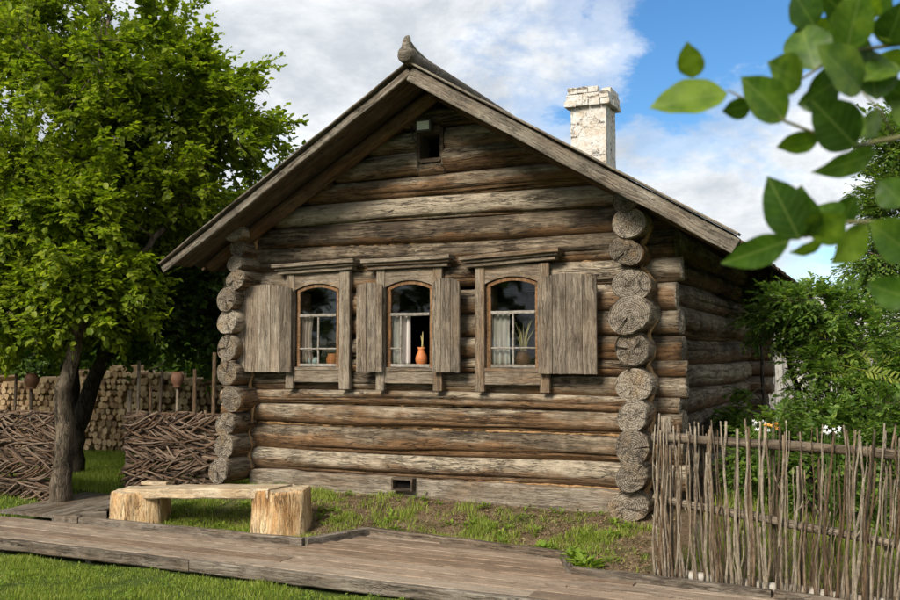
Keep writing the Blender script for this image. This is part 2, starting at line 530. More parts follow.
def chimney_mat():
    m, t = new_mat('whitewashed_brick')
    tc0, tc, r = obj_coords(t)
    n = t.noise(tc0, 7, 6, .65)
    n2 = t.noise(tc0, 26, 5, .65)
    col = t.ramp(n2, [(.3, (.46, .43, .38)), (.6, (.66, .64, .60))])
    stain = t.ramp(n, [(.46, 0.0), (.64, .6)])
    col = t.mix(stain, col, (.46, .36, .24))
    nb = t.noise(t.mapping(tc0, (5, 5, 11)), 1.0, 6, .68)
    f = t.math('ADD', t.math('MULTIPLY', nb, .8), t.math('MULTIPLY', n2, .25))
    dirt = t.ramp(f, [(.585, 0.0), (.63, .85)])
    col = t.mix(dirt, col, (.10, .075, .055))
    ck = t.ramp(t.math('ABSOLUTE', t.math('SUBTRACT', t.noise(tc0, 3.2, 5, .6, .6), .5)), [(.0, .8), (.005, 0.0)])
    ck = t.math('MULTIPLY', ck, t.ramp(t.noise(tc0, 2.2, 2), [(.47, 0.0), (.56, 1.0)]))
    col = t.mix(ck, col, (.14, .11, .085))
    return finish(m, t, col, .9, t.math('SUBTRACT', n2, t.math('ADD', ck, dirt)), .7, .02, .15)


M['chimney'] = chimney_mat()


def birch_mat():
    m, t = new_mat('birch_bark')
    tc0, tc, r = obj_coords(t)
    n = t.noise(t.mapping(tc, (14, 3, 3)), 1.0, 4, .6)
    col = t.ramp(n, [(.38, (.05, .042, .034)), (.47, (.27, .245, .21)), (.6, (.42, .395, .35))])
    col = t.mix(t.ramp(t.noise(tc, 5, 4), [(.44, 0.0), (.6, .85)]), col, (.24, .185, .13))
    return finish(m, t, col, .8, n, .4, .01)


M['birch'] = birch_mat()


def ground_mat():
    m, t = new_mat('ground_soil')
    pos = t.n('ShaderNodeNewGeometry').node.outputs['Position']
    n1 = t.noise(pos, 1.4, 5, .6)
    n2 = t.noise(pos, 9, 6, .65)
    n3 = t.noise(pos, 60, 4, .7)
    soil = t.ramp(n2, [(.32, (.05, .031, .019)), (.5, (.115, .075, .047)), (.68, (.21, .15, .095))])
    straw = t.ramp(n3, [(.5, 0.0), (.62, .7)])
    soil = t.mix(straw, soil, (.27, .20, .12))
    turf = t.ramp(n2, [(.3, (.045, .075, .014)), (.7, (.10, .135, .03))])
    sp = t.n('ShaderNodeSeparateXYZ', {0: pos})
    X, Y = sp.node.outputs[0], sp.node.outputs[1]
    def step(v, a, b): return t.n('ShaderNodeMapRange', {0: v, 1: a, 2: b, 3: 0.0, 4: 1.0}, interpolation_type='SMOOTHSTEP')
    bed = t.math('MULTIPLY', step(X, -4.9, -3.2), t.math('SUBTRACT', 1.0, step(X, 3.2, 4.2)))
    bed = t.math('MULTIPLY', bed, t.math('MULTIPLY', step(Y, -2.2, -1.8), t.math('SUBTRACT', 1.0, step(Y, 7.5, 8.5))))
    bed = t.math('MULTIPLY', bed, t.ramp(t.math('ADD', t.math('MULTIPLY', n1, .6), t.math('MULTIPLY', n2, .4)), [(.36, .35), (.5, 1.0)]))
    col = t.mix(bed, turf, soil)
    return finish(m, t, col, .95, t.math('ADD', n2, t.math('MULTIPLY', n3, .7)), .9, .04, .1)


M['ground'] = ground_mat()


# ------------------------------------------------------------------ ground
def sstep(a, b, x):
    t = np.clip((x - a) / (b - a), 0, 1)
    return t * t * (3 - 2 * t)


KX = [-30, -7.0, -6.4, -5.82, -5.45, -2.66, -2.40, -.30, -.06, 1.5, 4.5, 30]
KY = [-1.66, -1.66, -1.66, -1.66, -1.61, -1.585, -.84, -1.14, -1.68, -1.80, -2.05, -2.05]


def kerb_y(x): return np.interp(x, KX, KY)


def ground_h(x, y):
    x = np.asarray(x, float); y = np.asarray(y, float)
    kl = kerb_y(x)
    bankw = sstep(-5.6, -4.0, x) * (1 - sstep(1.0, 3.0, x))        # bank against the house wall
    u = np.clip((y - kl) / (-.05 - kl), 0, 1)
    back = -.12 + .10 * sstep(0, 1, u) + bankw * .16 * (.35 * u + .65 * sstep(0, 1, u))
    front = -.235 + 0 * x - .03 * sstep(-2.5, -1.7, y)
    h = front + (back - front) * sstep(kl - .05, kl + .05, y)
    h += .02 * np.sin(x * 1.7 + y * 1.1) * np.cos(y * 2.3 - x * .6) + .012 * np.sin(x * 5.1 + 1.3) * np.sin(y * 4.3 + .5)
    far = np.hypot(x, y)
    h += 1.5 * sstep(40, 200, far)
    # lower left of the bench
    h -= .10 * sstep(-5.35, -5.5, x) * sstep(-6.9, -6.7, x) * (1 - sstep(-.35, -.1, y)) * sstep(-1.75, -1.65, y)
    h -= .06 * sstep(-3.2, -4.4, x) * sstep(-6.2, -5.2, x) * sstep(-1.7, -1.4, y) * (1 - sstep(-1.2, -.3, y))
    return h


def build_ground():
    xs = np.concatenate([[-900, -300, -120, -60, -40, -28, -20, -15], np.arange(-12, 7.01, .09), [8, 10, 13, 18, 26, 40, 60, 120, 300, 900]])
    ys = np.concatenate([[-900, -300, -100, -50, -30, -20, -14, -11], np.arange(-9, 6.01, .09), [7, 8.5, 10, 13, 18, 26, 40, 60, 120, 300, 900]])
    X, Y = np.meshgrid(xs, ys)
    Z = ground_h(X, Y)
    nx, ny = len(xs), len(ys)
    V = np.stack([X, Y, Z], -1).reshape(-1, 3)
    i = np.arange(nx - 1)[None, :] + nx * np.arange(ny - 1)[:, None]
    F = np.stack([i, i + 1, i + 1 + nx, i + nx], -1).reshape(-1, 4)
    o = obj('ground', fast_mesh('ground', V, F, M['ground'], True))
    tag(o, kind='structure')


build_ground()


# ------------------------------------------------------------------ logs
def log_data(L, r0, r1, seed, sides=30, seg=None, cracks=2, face=PI, oval=0.06, ends=(True, True), endbulge=.012, lump=.022):
    rng = np.random.default_rng(seed)
    n = seg or max(4, int(L / .10))
    xs = np.linspace(0, L, n + 1)
    ph = rng.uniform(0, 6.3, 12)
    ck = []
    for c in range(cracks):
        k0 = int(round((face + rng.uniform(-1.0, 1.0)) / (2 * PI) * sides)) % sides
        ck.append((k0, rng.uniform(.015, .045), rng.uniform(0, L * .5), rng.uniform(.25, .9) * L, rng.uniform(0, 6.3), rng.uniform(.05, .12)))
    th0 = np.arange(sides) * 2 * PI / sides
    V = []
    for i, x in enumerate(xs):
        t = x / L
        r = r0 + (r1 - r0) * t
        th = th0.copy()
        rr = np.full(sides, r)
        for c, (k0, dep, s0, ln, p, am) in enumerate(ck):
            w = math.exp(-((x - s0 - ln / 2) / (ln / 2)) ** 4)
            a = th0[k0] + am * math.sin(x * 1.6 + p) + am * .4 * math.sin(x * 5.3 + p * 2)
            km, kp = (k0 - 1) % sides, (k0 + 1) % sides
            th[k0] = a; th[km] = a - .07; th[kp] = a + .07
            rr[k0] -= dep * w
            rr[kp] += .004 * w
        lm = 1 + lump * np.sin(2 * th + ph[0] + x * .7) + lump * .8 * np.sin(x * 2.1 + ph[1] + th) + lump * .5 * np.sin(3 * th + ph[2] - x * 1.9) \
            + lump * .35 * np.sin(x * 6.7 + ph[3] + 2 * th) + oval * np.cos(2 * (th - ph[4])) + rng.normal(0, lump * .12, sides)
        rr = rr * lm
        cy = .014 * math.sin(x * .9 + ph[5]); cz = .014 * math.sin(x * 1.1 + ph[6])
        V.append(np.stack([np.full(sides, x), cy + rr * np.cos(th), cz + rr * np.sin(th)], 1))
    V = np.concatenate(V)
    F = []; mi = []
    for i in range(n):
        for k in range(sides):
            k2 = (k + 1) % sides
            F.append((i * sides + k, (i + 1) * sides + k, (i + 1) * sides + k2, i * sides + k2)); mi.append(0)
    V = list(map(tuple, V))
    for e in (0, 1):
        if not ends[e]: continue
        base = 0 if e == 0 else n * sides
        ring0 = np.array(V[base:base + sides])
        c = ring0.mean(0)
        sg = -1 if e == 0 else 1
        prev = list(range(base, base + sides))
        tilt = rng.uniform(-.12, .12, 2)
        ncr = [int(rng.integers(0, sides)) for _ in range(rng.integers(0, 3))]
        for q, fr in enumerate((.93, .72, .5, .28, .1)):
            start = len(V)
            for k in range(sides):
                p = c + (ring0[k] - c) * fr
                dx = endbulge * (1 - fr ** 2) + rng.normal(0, .0035) + (.0 if q else .004)
                if k in ncr and fr > .25: dx -= .03
                dx += tilt[0] * (p[1] - c[1]) + tilt[1] * (p[2] - c[2])
                V.append((p[0] + sg * dx, p[1], p[2]))
            cur = list(range(start, start + sides))
            for k in range(sides):
                k2 = (k + 1) % sides
                f = (prev[k], prev[k2], cur[k2], cur[k])
                F.append(f if sg < 0 else f[::-1]); mi.append(1)
            prev = cur
        F.append(tuple(prev) if sg < 0 else tuple(reversed(prev))); mi.append(1)
    return V, F, mi


def log(name, p0, p1, r0, r1, seed, parent, gable=False, flat=1.0, **k):
    p0 = Vector(p0); p1 = Vector(p1)
    V, F, mi = log_data((p1 - p0).length, r0, r1, seed, **k)
    if flat != 1.0: V = [(x, y * flat, z) for x, y, z in V]
    if gable:                                   # ends cut to the slope of the roof
        W_ = []
        for x, y, z in V:
            hw_ = max(.02, (ZR - .085 - (z + p0.z)) / SLOPE)
            W_.append((min(max(x + p0.x, XC - hw_), XC + hw_) - p0.x, y, z))
        V = W_
    me = make_mesh(name, V, F, [M['log'], M['log_end']], 'side', mi)
    o = obj(name, me, parent)
    o.matrix_local = frame(p0, p1 - p0, (0, 0, 1))
    return o


house = empty('log_house', (0, 0, 0), 0, 'old grey log cabin with shuttered windows and a plank gable roof', 'house')
XC, SLOPE, ZR = -2.02, 0.60, 4.575           # ridge line x, roof pitch, top of the roof at the ridge
XL, XR = -4.55, 0.10                        # side wall centre lines
YB = 6.85                                   # back wall centre line


def roof_z(x): return ZR - SLOPE * abs(x - XC)


OPEN = [(-3.84, -3.24), (-2.665, -2.08), (-1.49, -.89)]          # window openings
WZ0, WZ1 = 1.50, 2.46

front_bands = [(.34, .58), (.58, .86), (.86, 1.11), (1.11, 1.25), (1.25, 1.46), (1.46, 1.60), (1.60, 1.83), (1.83, 2.09), (2.09, 2.36), (2.36, 2.60), (2.60, 2.87), (2.87, 3.12)]
gable_bands = [(3.12, 3.36), (3.36, 3.62), (3.62, 3.87), (3.87, 4.12), (4.12, 4.32)]
sd = 100
rng = random.Random(5)
for a, b in front_bands:
    sd += 1
    zc, r = (a + b) / 2, (b - a) / 2 * 1.035
    yc = .85 * r - .005 + rng.uniform(-.014, .014)
    xl, xr = -4.86 + rng.uniform(-.06, .06), .50 + rng.uniform(-.05, .06)
    if a >= 2.86: xr = .40
    if b > WZ0 + .03 and a < WZ1 - .05:
        cuts = [xl] + [c for o_ in OPEN for c in (o_[0] + .004, o_[1] - .004)] + [xr]
        for i in range(0, len(cuts), 2):
            log('wall_log', (cuts[i], yc, zc), (cuts[i + 1], yc, zc), r, r * rng.uniform(.97, 1.03), sd * 10 + i, house, flat=.85, cracks=1)
    else:
        log('wall_log', (xl, yc, zc), (xr, yc, zc), r * rng.uniform(.94, 1.06), r * rng.uniform(.94, 1.06), sd * 10, house, flat=.85, cracks=4)
for a, b in gable_bands:
    sd += 1
    zc, r = (a + b) / 2, (b - a) / 2 * 1.045
    hw = (ZR - .10 - a - .04) / SLOPE
    for xa, xb in ([(XC - hw, XC + hw)] if not 3.6 < a < 3.9 else [(XC - hw, -2.315), (-2.015, XC + hw)]):
        log('gable_log', (xa, .02 + .85 * r, zc), (xb, .02 + .85 * r, zc), r, r * rng.uniform(.95, 1.05), sd * 10 + int(xb * 3), house, gable=True, flat=.85, cracks=3)

log('gable_log', (-2.32, .135, 3.685), (-2.01, .135, 3.685), .085, .085, 991, house, cracks=0)
# side walls: their ends show as two columns of round log ends
right_ends = [(.09, 3.10, .125), (.11, 2.88, .155), (.07, 2.61, .145), (.10, 2.32, .165), (.11, 2.01, .195), (.11, 1.69, .165), (.12, 1.385, .165), (.12, 1.095, .15), (.13, .80, .165), (.11, .515, .145), (.06, .235, .165)]
for i, (x, z, r) in enumerate(right_ends):
    log('side_log', (x, -.36 + rng.uniform(-.04, .04), z), (x * .5 + .04, YB + .42 + rng.uniform(-.06, .06), z + .01), r, r * 1.0, 700 + i, house, oval=.07 if i not in (2, 3, 10) else .13, cracks=3, lump=.03)
left_ends = [(-4.49, 3.06, .12), (-4.50, 2.87, .10), (-4.50, 2.71, .10), (-4.48, 2.52, .12), (-4.58, 2.28, .135), (-4.59, 2.01, .145), (-4.60, 1.72, .145), (-4.56, 1.43, .14), (-4.52, 1.155, .14), (-4.56, .88, .135), (-4.56, .61, .135), (-4.56, .34, .14)]
for i, (x, z, r) in enumerate(left_ends):
    log('side_log', (x, -.32 - (.10 if i > 9 else 0) + rng.uniform(-.04, .04), z), (XL, YB + .4, z), r, r, 750 + i, house, oval=.06 if i > 3 else .12, cracks=2, lump=.03)
for i in range(11):                                               # back wall
    z = .38 + i * .262
    log('wall_log', (-4.88, YB, z), (.52 + rng.uniform(-.05, .08), YB, z), .14, .14, 800 + i, house, cracks=1, sides=20)
for i in range(5):
    a = 3.12 + i * .25
    hw = (ZR - .10 - a - .04) / SLOPE
    log('gable_log', (XC - hw, YB, a + .125), (XC + hw, YB, a + .125), .135, .135, 830 + i, house, gable=True, cracks=1, sides=20)
# bottom sill beam, hewn flat
board('sill_beam', (-4.45, .14, .215), (-.10, .14, .215), .27, .185, M['sill'], house, up=(0, -1, 0), seed=9, wob=.008, bev=.018, seg=24, chip=.02)
# inside
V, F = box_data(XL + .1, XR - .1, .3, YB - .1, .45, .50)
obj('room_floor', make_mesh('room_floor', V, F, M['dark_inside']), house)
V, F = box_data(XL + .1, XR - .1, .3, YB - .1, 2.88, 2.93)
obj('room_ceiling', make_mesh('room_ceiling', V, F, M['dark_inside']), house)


for q, (x0_, x1_, y0_, y1_) in enumerate(((XL + .0, XL + .02, .2, YB), (XR - .04, XR - .02, .2, YB), (XL + .03, XR - .05, YB - .02, YB))):  # dark panels added to block light leaking between the wall logs
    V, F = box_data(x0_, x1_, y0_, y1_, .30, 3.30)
    obj('light_leak_panel', make_mesh('light_leak_panel', V, F, M['dark_inside']), house)


# tow caulking between the logs and at the corners
def caulk(name, pts, r, seed, n=None):
    rg = random.Random(seed)
    P = []
    for (a, b) in zip(pts[:-1], pts[1:]):
        a = Vector(a); b = Vector(b)
        k = max(2, int((b - a).length / .05))
        P += [a.lerp(b, i / k) + Vector((rg.uniform(-.008, .008), rg.uniform(-.006, .006), rg.uniform(-.008, .008))) for i in range(k)]
    P.append(Vector(pts[-1]))
    V, F = tube_data(P, [r * rg.uniform(.45, 1.4) for _ in P], 7, rough=.25, rng=rg)
    obj(name, make_mesh(name, V, F, M['caulk'], True), house)


for i, (a, b) in enumerate(front_bands[:6] + front_bands[9:]):
    if a < 1.3 or a > 2.5:
        caulk('caulking', [(-4.42, .093, a + .004), (-.05, .093, a + .004)], .019, 40 + i)
zz = [(.10 + r[0] * 0 + .155, z + rr * s) for (x, z, rr) in right_ends for r, s in [((0,), 0)]]
for i in range(len(right_ends) - 1):
    (x, z, r), (x2, z2, r2) = right_ends[i], right_ends[i + 1]
    zm = (z - r + z2 + r2) / 2
    caulk('caulking', [(x + r * .93, -.09, z + r * .05), (x + r * .62, -.10, zm + .02), (x2 + r2 * .62, -.10, zm - .03), (x2 + r2 * .93, -.09, z2 + .02)], .030, 60 + i)
for i in range(len(left_ends) - 1):
    (x, z, r), (x2, z2, r2) = left_ends[i], left_ends[i + 1]
    zm = (z - r + z2 + r2) / 2
    caulk('caulking', [(x + r * .95, -.03, z), (x + r * .7, -.045, zm), (x2 + r2 * .95, -.03, z2)], .021, 80 + i)


# ------------------------------------------------------------------ roof
YF, YE = -.70, 7.50
EAVE = 3.12
def roof_boards():
    rg = random.Random(11)
    nrm = {s: Vector((s * SLOPE, 0, 1)).normalized() for s in (-1, 1)}
    protos = []
    L = math.hypot(EAVE, EAVE * SLOPE)
    for k in range(6):
        V, F = board_data(L - rg.uniform(0, .05), .195, .028, rg, .004, .005, 8, .004)
        protos.append(make_mesh('roof_board', V, F, M['roof']))
    n = int((YE - YF) / .2)
    for s in (-1, 1):
        for i in range(n):
            y = YF + .1 + i * .2
            top = Vector((XC + s * .004, y, ZR - .036 - (.012 if i % 2 else 0)))
            d = Vector((s, 0, -SLOPE))
            o = obj('roof_board', protos[(i * 5 + (s > 0) * 3) % 6], house)
            o.matrix_local = frame(top, d, nrm[s])
        # rake boards at both gables
        for y, sg in ((YF - .042, 1), (YE + .0, -1)):
            hb = .145 if s > 0 else .085                # the left board is narrower
            a = Vector((XC + s * .0, y, ZR - .02 - hb * .58)); b = Vector((XC + s * (EAVE + .03), y, ZR - .02 - hb * .58 - SLOPE * (EAVE + .03)))
            board('rake_board', a, b, hb, .036, M['rake'], house, up=(0, 1, 0), seed=30 + s + int(y), wob=.005, seg=14, chip=.006)
            a = Vector((XC, y + .03, ZR + .0)); b = Vector((XC + s * (EAVE + .05), y + .03, ZR - SLOPE * (EAVE + .05)))
            board('rake_cap', a, b, .15, .022, M['rake'], house, up=nrm[s], seed=35 + s + int(y), wob=.004, seg=14)
        # gable rafter logs against the wall and purlins
        for y in (-.13, 2.2, 4.4, YB - .1):
            zoff = ZR - .145
            o = log('rafter', (XC + s * .03, y, zoff), (XC + s * 2.95, y, zoff - SLOPE * 2.92), .075, .075, 900 + s * 7 + int(y * 3), house, sides=16, cracks=1)
            o.data.materials[0] = M['rafter']
        for q, off in enumerate((.55, 1.45, 2.72)):
            o = log('purlin', (XC + s * off, -.05, ZR - .11 - SLOPE * off), (XC + s * off, YE - .1, ZR - .11 - SLOPE * off), .055, .055, 930 + s * 7 + q, house, sides=12, cracks=0)
            o.data.materials[0] = M['rafter']


roof_boards()


def ridge_log():
    # hollowed ridge log; its butt rises into a rounded carved head above the apex
    P = [(-.86, -.005, .070), (-.83, -.005, .088), (-.77, -.008, .092), (-.68, -.02, .082), (-.50, -.025, .075), (-.2, -.02, .08), (.8, -.02, .075), (2, -.02, .07), (4, -.02, .07), (7.5, -.02, .07)]
    pts = [(XC, y, ZR + .085 + z) for y, z, r in P]
    V, F = tube_data(pts, [p[2] for p in P], 14, rough=.05, rng=random.Random(3))
    o = obj('ridge_log', make_mesh('ridge_log', V, F, M['rake'], True), house)
    H = [(-.77, .03, .062), (-.78, .08, .052), (-.78, .13, .042), (-.76, .175, .032), (-.74, .20, .012)]
    V, F = tube_data([(XC - .01, y, ZR + .09 + z) for y, z, r in H], [h[2] for h in H], 12, rough=.05, rng=random.Random(4))
    obj('carved_head', make_mesh('carved_head', V, F, M['rake'], True), o)
    # raised spine sloping back from the head
    H = [(-.74, .12, .028), (-.62, .075, .030), (-.4, .045, .032), (-.1, .03, .03), (.3, .02, .028)]
    V, F = tube_data([(XC, y, ZR + .09 + z) for y, z, r in H], [h[2] for h in H], 10, rough=.06, rng=random.Random(6))
    obj('carved_spine', make_mesh('carved_spine', V, F, M['rake'], True), o)


ridge_log()


def chimney():
    rg = random.Random(8)
    x0, x1, y0, y1 = -1.46, -.985, 2.80, 3.27
    zt = 5.13
    sh = []
    # plastered shaft with slightly uneven faces
    V = []; F = []
    zs = np.linspace(3.3, zt - .22, 22)
    per = [(x0 + (x1 - x0) * i / 8, y0) for i in range(8)] + [(x1, y0 + (y1 - y0) * i / 8) for i in range(8)] + [(x1 - (x1 - x0) * i / 8, y1) for i in range(8)] + [(x0, y1 - (y1 - y0) * i / 8) for i in range(8)]
    cx, cy = (x0 + x1) / 2, (y0 + y1) / 2
    for z in zs:
        for (x, y) in per:
            k = 1 + rg.uniform(-.012, .012)
            V.append((cx + (x - cx) * k, cy + (y - cy) * k, z + rg.uniform(-.01, .01)))
    n = len(per)
    for i in range(len(zs) - 1):
        for k in range(n):
            F.append((i * n + k, i * n + (k + 1) % n, (i + 1) * n + (k + 1) % n, (i + 1) * n + k))
    F.append(tuple((len(zs) - 1) * n + k for k in range(n)))
    c = obj('chimney', make_mesh('chimney', V, F, M['chimney']), house)
    # two brick courses of the cap, stepped out
    for q, (zb, ex) in enumerate(((zt - .22, .065), (zt - .135, .05), (zt - .05, .035))):
        X0, X1, Y0, Y1 = x0 - ex, x1 + ex, y0 - ex, y1 + ex
        nb = 3 if q != 1 else 2
        h = .078
        for side in range(4):
            for i in range(nb):
                w = (X1 - X0 - .125) / nb
                a = i * w + rg.uniform(.002, .006); b = (i + 1) * w - rg.uniform(.002, .008)
                dz = rg.uniform(-.006, .006); dd = rg.uniform(-.008, .008)
                if q == 2 and rg.random() < .25: continue
                if side == 0: bx = (X0 + a, X0 + b, Y0 + dd, Y0 + .12)
                elif side == 1: bx = (X1 - .12, X1 + dd, Y0 + a, Y0 + b)
                elif side == 2: bx = (X1 - b, X1 - a, Y1 - .12, Y1 + dd)
                else: bx = (X0 + dd, X0 + .12, Y1 - b, Y1 - a)
                V, F = box_data(bx[0], bx[1], bx[2], bx[3], zb + dz, zb + h + dz)
                V = [(x + rg.uniform(-.007, .007), y + rg.uniform(-.007, .007), z + rg.uniform(-.006, .006)) for x, y, z in V]
                obj('brick', make_mesh('brick', V, F, M['chimney']), c)


chimney()


# ------------------------------------------------------------------ windows
def vboard(name, x0, x1, z0, z1, y0, y1, mat, parent, seed=0, arch=0.0, vertical=True, wob=.002):
    """upright board facing -Y: local X axis runs along the grain"""
    rg = random.Random(seed)
    if vertical:
        return board(name, ((x0 + x1) / 2, y1, z0), ((x0 + x1) / 2, y1, z1), abs(x1 - x0), y1 - y0, mat, parent, up=(0, -1, 0), seed=seed, wob=wob, bev=.005, seg=6)
    return board(name, (x0, y1, (z0 + z1) / 2), (x1, y1, (z0 + z1) / 2), abs(z1 - z0), y1 - y0, mat, parent, up=(0, -1, 0), seed=seed, wob=wob, bev=.005, seg=6)


def arch_z(x, xa, xb, zs, rise):
    u = (x - (xa + xb) / 2) / ((xb - xa) / 2)
    return zs + rise * (1 - min(1, u * u))


def arch_head(name, x0, x1, z_top, xa, xb, zs, rise, y0, y1, mat, parent):
    n = 14
    V = []; F = []
    for i in range(n + 1):
        x = x0 + (x1 - x0) * i / n
        zb = arch_z(x, xa, xb, zs, rise)
        for y in (y0, y1):
            V += [(x, y, zb), (x, y, z_top)]
    for i in range(n):
        a, b = i * 4, i * 4 + 4
        F += [(a, b, b + 1, a + 1), (a + 2, a + 3, b + 3, b + 2), (a, a + 2, b + 2, b), (a + 1, b + 1, b + 3, a + 3)]
    F += [(0, 1, 3, 2), (n * 4, n * 4 + 2, n * 4 + 3, n * 4 + 1)]
    return obj(name, make_mesh(name, V, F, mat), parent)


def arch_strip(name, xa, xb, zs, rise, w, y0, y1, mat, parent):
    n = 14
    V = []; F = []
    for i in range(n + 1):
        x = xa + (xb - xa) * i / n
        zt = arch_z(x, xa, xb, zs, rise)
        for y in (y0, y1):
            V += [(x, y, zt - w), (x, y, zt)]
    for i in range(n):
        a, b = i * 4, i * 4 + 4
        F += [(a, b, b + 1, a + 1), (a + 2, a + 3, b + 3, b + 2), (a, a + 2, b + 2, b), (a + 1, b + 1, b + 3, a + 3)]
    F += [(0, 1, 3, 2), (n * 4, n * 4 + 2, n * 4 + 3, n * 4 + 1)]
    return obj(name, make_mesh(name, V, F, mat), parent)


def pane(x0, x1, z0, z1, y, parent, arch=None):
    n = 8
    V = []; F = []
    for i in range(n + 1):
        x = x0 + (x1 - x0) * i / n
        zt = z1 if not arch else arch_z(x, *arch)
        V += [(x, y, z0), (x, y, zt), (x, y + .003, z0), (x, y + .003, zt)]
    for i in range(n):
        a, b = i * 4, i * 4 + 4
        F += [(a, b, b + 1, a + 1), (a + 2, a + 3, b + 3, b + 2)]
    obj('pane', make_mesh('pane', V, F, M['glass']), parent)


def shutter(x0, x1, z0, z1, rise, nplank, seed, hinge, ang, lab):
    """board shutter with an arched top, standing open flat against the wall"""
    rg = random.Random(seed)
    root = empty('shutter', (hinge, -.125, 0), ang, lab, parent=house)
    ws = [rg.uniform(.75, 1.25) for _ in range(nplank)]
    tot = sum(ws); xs = [x0]
    for w in ws: xs.append(xs[-1] + (x1 - x0) * w / tot)
    for i in range(nplank):
        a, b = xs[i] + .0025, xs[i + 1] - .0025
        n = 5
        V = []; F = []
        yo = rg.uniform(-.003, .003)
        for k in range(n + 1):
            x = a + (b - a) * k / n
            zt = arch_z(x, x0, x1, z1, rise) + (rg.uniform(-.003, .003))
            zb = z0 + rg.uniform(-.003, .003)
            ed = .004 if k in (0, n) else 0
            for y in (-.016 + yo + ed, .016 + yo):
                V += [(zb, x - hinge, y), (zt, x - hinge, y)]
        # local X = up (grain), local Y = across, local Z = -outward
        for k in range(n):
            p, q = k * 4, k * 4 + 4
            F += [(p, q, q + 1, p + 1), (p + 2, p + 3, q + 3, q + 2), (p, p + 2, q + 2, q), (p + 1, q + 1, q + 3, p + 3)]
        F += [(0, 1, 3, 2), (n * 4, n * 4 + 2, n * 4 + 3, n * 4 + 1)]
        me = make_mesh('plank', [(v[0], v[1], v[2]) for v in V], F, M['plank'])
        o = obj('plank', me, root)
        # axes: mesh X -> world Z, mesh Y -> world X, mesh Z -> world Y
        o.matrix_local = Matrix(((0, 1, 0, 0), (0, 0, 1, 0), (1, 0, 0, 0), (0, 0, 0, 1)))
    for zb in (z0 + .17, z1 - .17):                    # battens at the back
        V, F = box_data(min(x0, x1) - hinge + .03, max(x0, x1) - hinge - .03, .022, .042, zb - .035, zb + .035)
        obj('batten', make_mesh('batten', V, F, M['frame']), root)
    for zb in (z0 + .17, z1 - .17):                    # iron hinge pins
        V, F = tube_data([(0, .03, zb - .03), (0, .03, zb + .03)], [.008, .008], 6)
        obj('hinge', make_mesh('hinge', V, F, M['iron']), root)
    return root


def window(i, xa, xb, label, tilt, seed, style):
    w = empty('window', (0, 0, 0), 0, label, parent=house)
    J = .105
    zs, rise = 2.385, .07
    # cornice: three stepped boards
    cxa, cxb = xa - .235, xb + .225
    for k, (ex, zb, h, y0) in enumerate(((.03, 2.578, .042, -.11), (.0, 2.62, .03, -.14), (-.02, 2.65, .045, -.175))):
        o = board('cornice_board', (cxa + ex + .01, .0, zb + h / 2 - tilt), (cxb - ex - .01, .0, zb + h / 2 + tilt), h - .002, -y0 - .0, M['frame'], w, up=(0, -1, 0), seed=seed + k, wob=.003, bev=.006, seg=8)
    # side boards run past the sill
    vboard('side_board', xa - J, xa - .002, 1.275, 2.575, -.075, -.02, M['frame'], w, seed + 5)
    vboard('side_board', xb + .002, xb + J + .03 * (i == 0), 1.275, 2.575, -.075, -.02, M['frame'], w, seed + 6)
    arch_head('head_board', xa, xb, 2.574, xa, xb, zs, rise, -.060, -.02, M['frame'], w)
    vboard('apron', xa, xb, 1.345, 1.475, -.064, -.02, M['frame'], w, seed + 7, vertical=False)
    vboard('sill', xa + .001, xb - .001, 1.477, 1.515, -.070, .20, M['frame'], w, seed + 8, vertical=False)
    # reveal boards line the opening through the wall
    vboard('reveal', xa - .001, xa + .024, 1.516, 2.37, -.019, .25, M['sash'], w, seed + 9)
    vboard('reveal', xb - .024, xb + .001, 1.516, 2.37, -.019, .25, M['sash'], w, seed + 10)
    arch_head('reveal', xa, xb, 2.50, xa, xb, zs - .001, rise, -.018, .25, M['sash'], w)
    # sash
    sa, sb = xa + .026, xb - .026
    sash = empty('sash', (0, 0, 0), 0, parent=w)
    vboard('stile', sa, sa + .032, 1.517, 2.395, -.035, .0, M['sash'], w, seed + 11)
    vboard('stile', sb - .032, sb, 1.517, 2.395, -.035, .0, M['sash'], w, seed + 12)
    arch_strip('arched_rail', sa, sb, zs - .006, rise - .003, .034, -.039, -.004, M['sash'], w)
    vboard('rail', sa + .033, sb - .033, 1.518, 1.552, -.034, .001, M['muntin'], w, seed + 13, vertical=False)
    zt = 2.085 + (.0 if i else .01)
    vboard('transom', sa + .033, sb - .033, zt - .017, zt + .017, -.041, -.001, M['muntin'], w, seed + 14, vertical=False)
    ia, ib = sa + .032, sb - .032
    xm = (ia + ib) / 2 if style != 'open' else ia + .12
    zm = 1.72
    vboard('muntin', xm - .010, xm + .010, 1.553, zt - .018, -.033, -.005, M['muntin'], w, seed + 15)
    pane(ia, ib, zt + .017, 0, -.019, w, (sa, sb, zs - .036, rise - .003))
    if style == 'open':
        vboard('muntin', ia, xm - .011, zm - .009, zm + .009, -.032, -.006, M['muntin'], w, seed + 16, vertical=False)
        pane(ia, xm - .01, 1.552, zm - .01, -.020, w); pane(ia, xm - .01, zm + .01, zt - .017, -.020, w)
    else:
        vboard('muntin', ia, xm - .011, zm - .009, zm + .009, -.032, -.006, M['muntin'], w, seed + 16, vertical=False)
        vboard('muntin', xm + .011, ib, zm - .009, zm + .009, -.032, -.006, M['muntin'], w, seed + 17, vertical=False)
        for a, b in ((ia, xm - .01), (xm + .01, ib)):
            pane(a, b, 1.552, zm - .01, -.020, w); pane(a, b, zm + .01, zt - .017, -.020, w)
    bpy.data.objects.remove(sash)
    return w


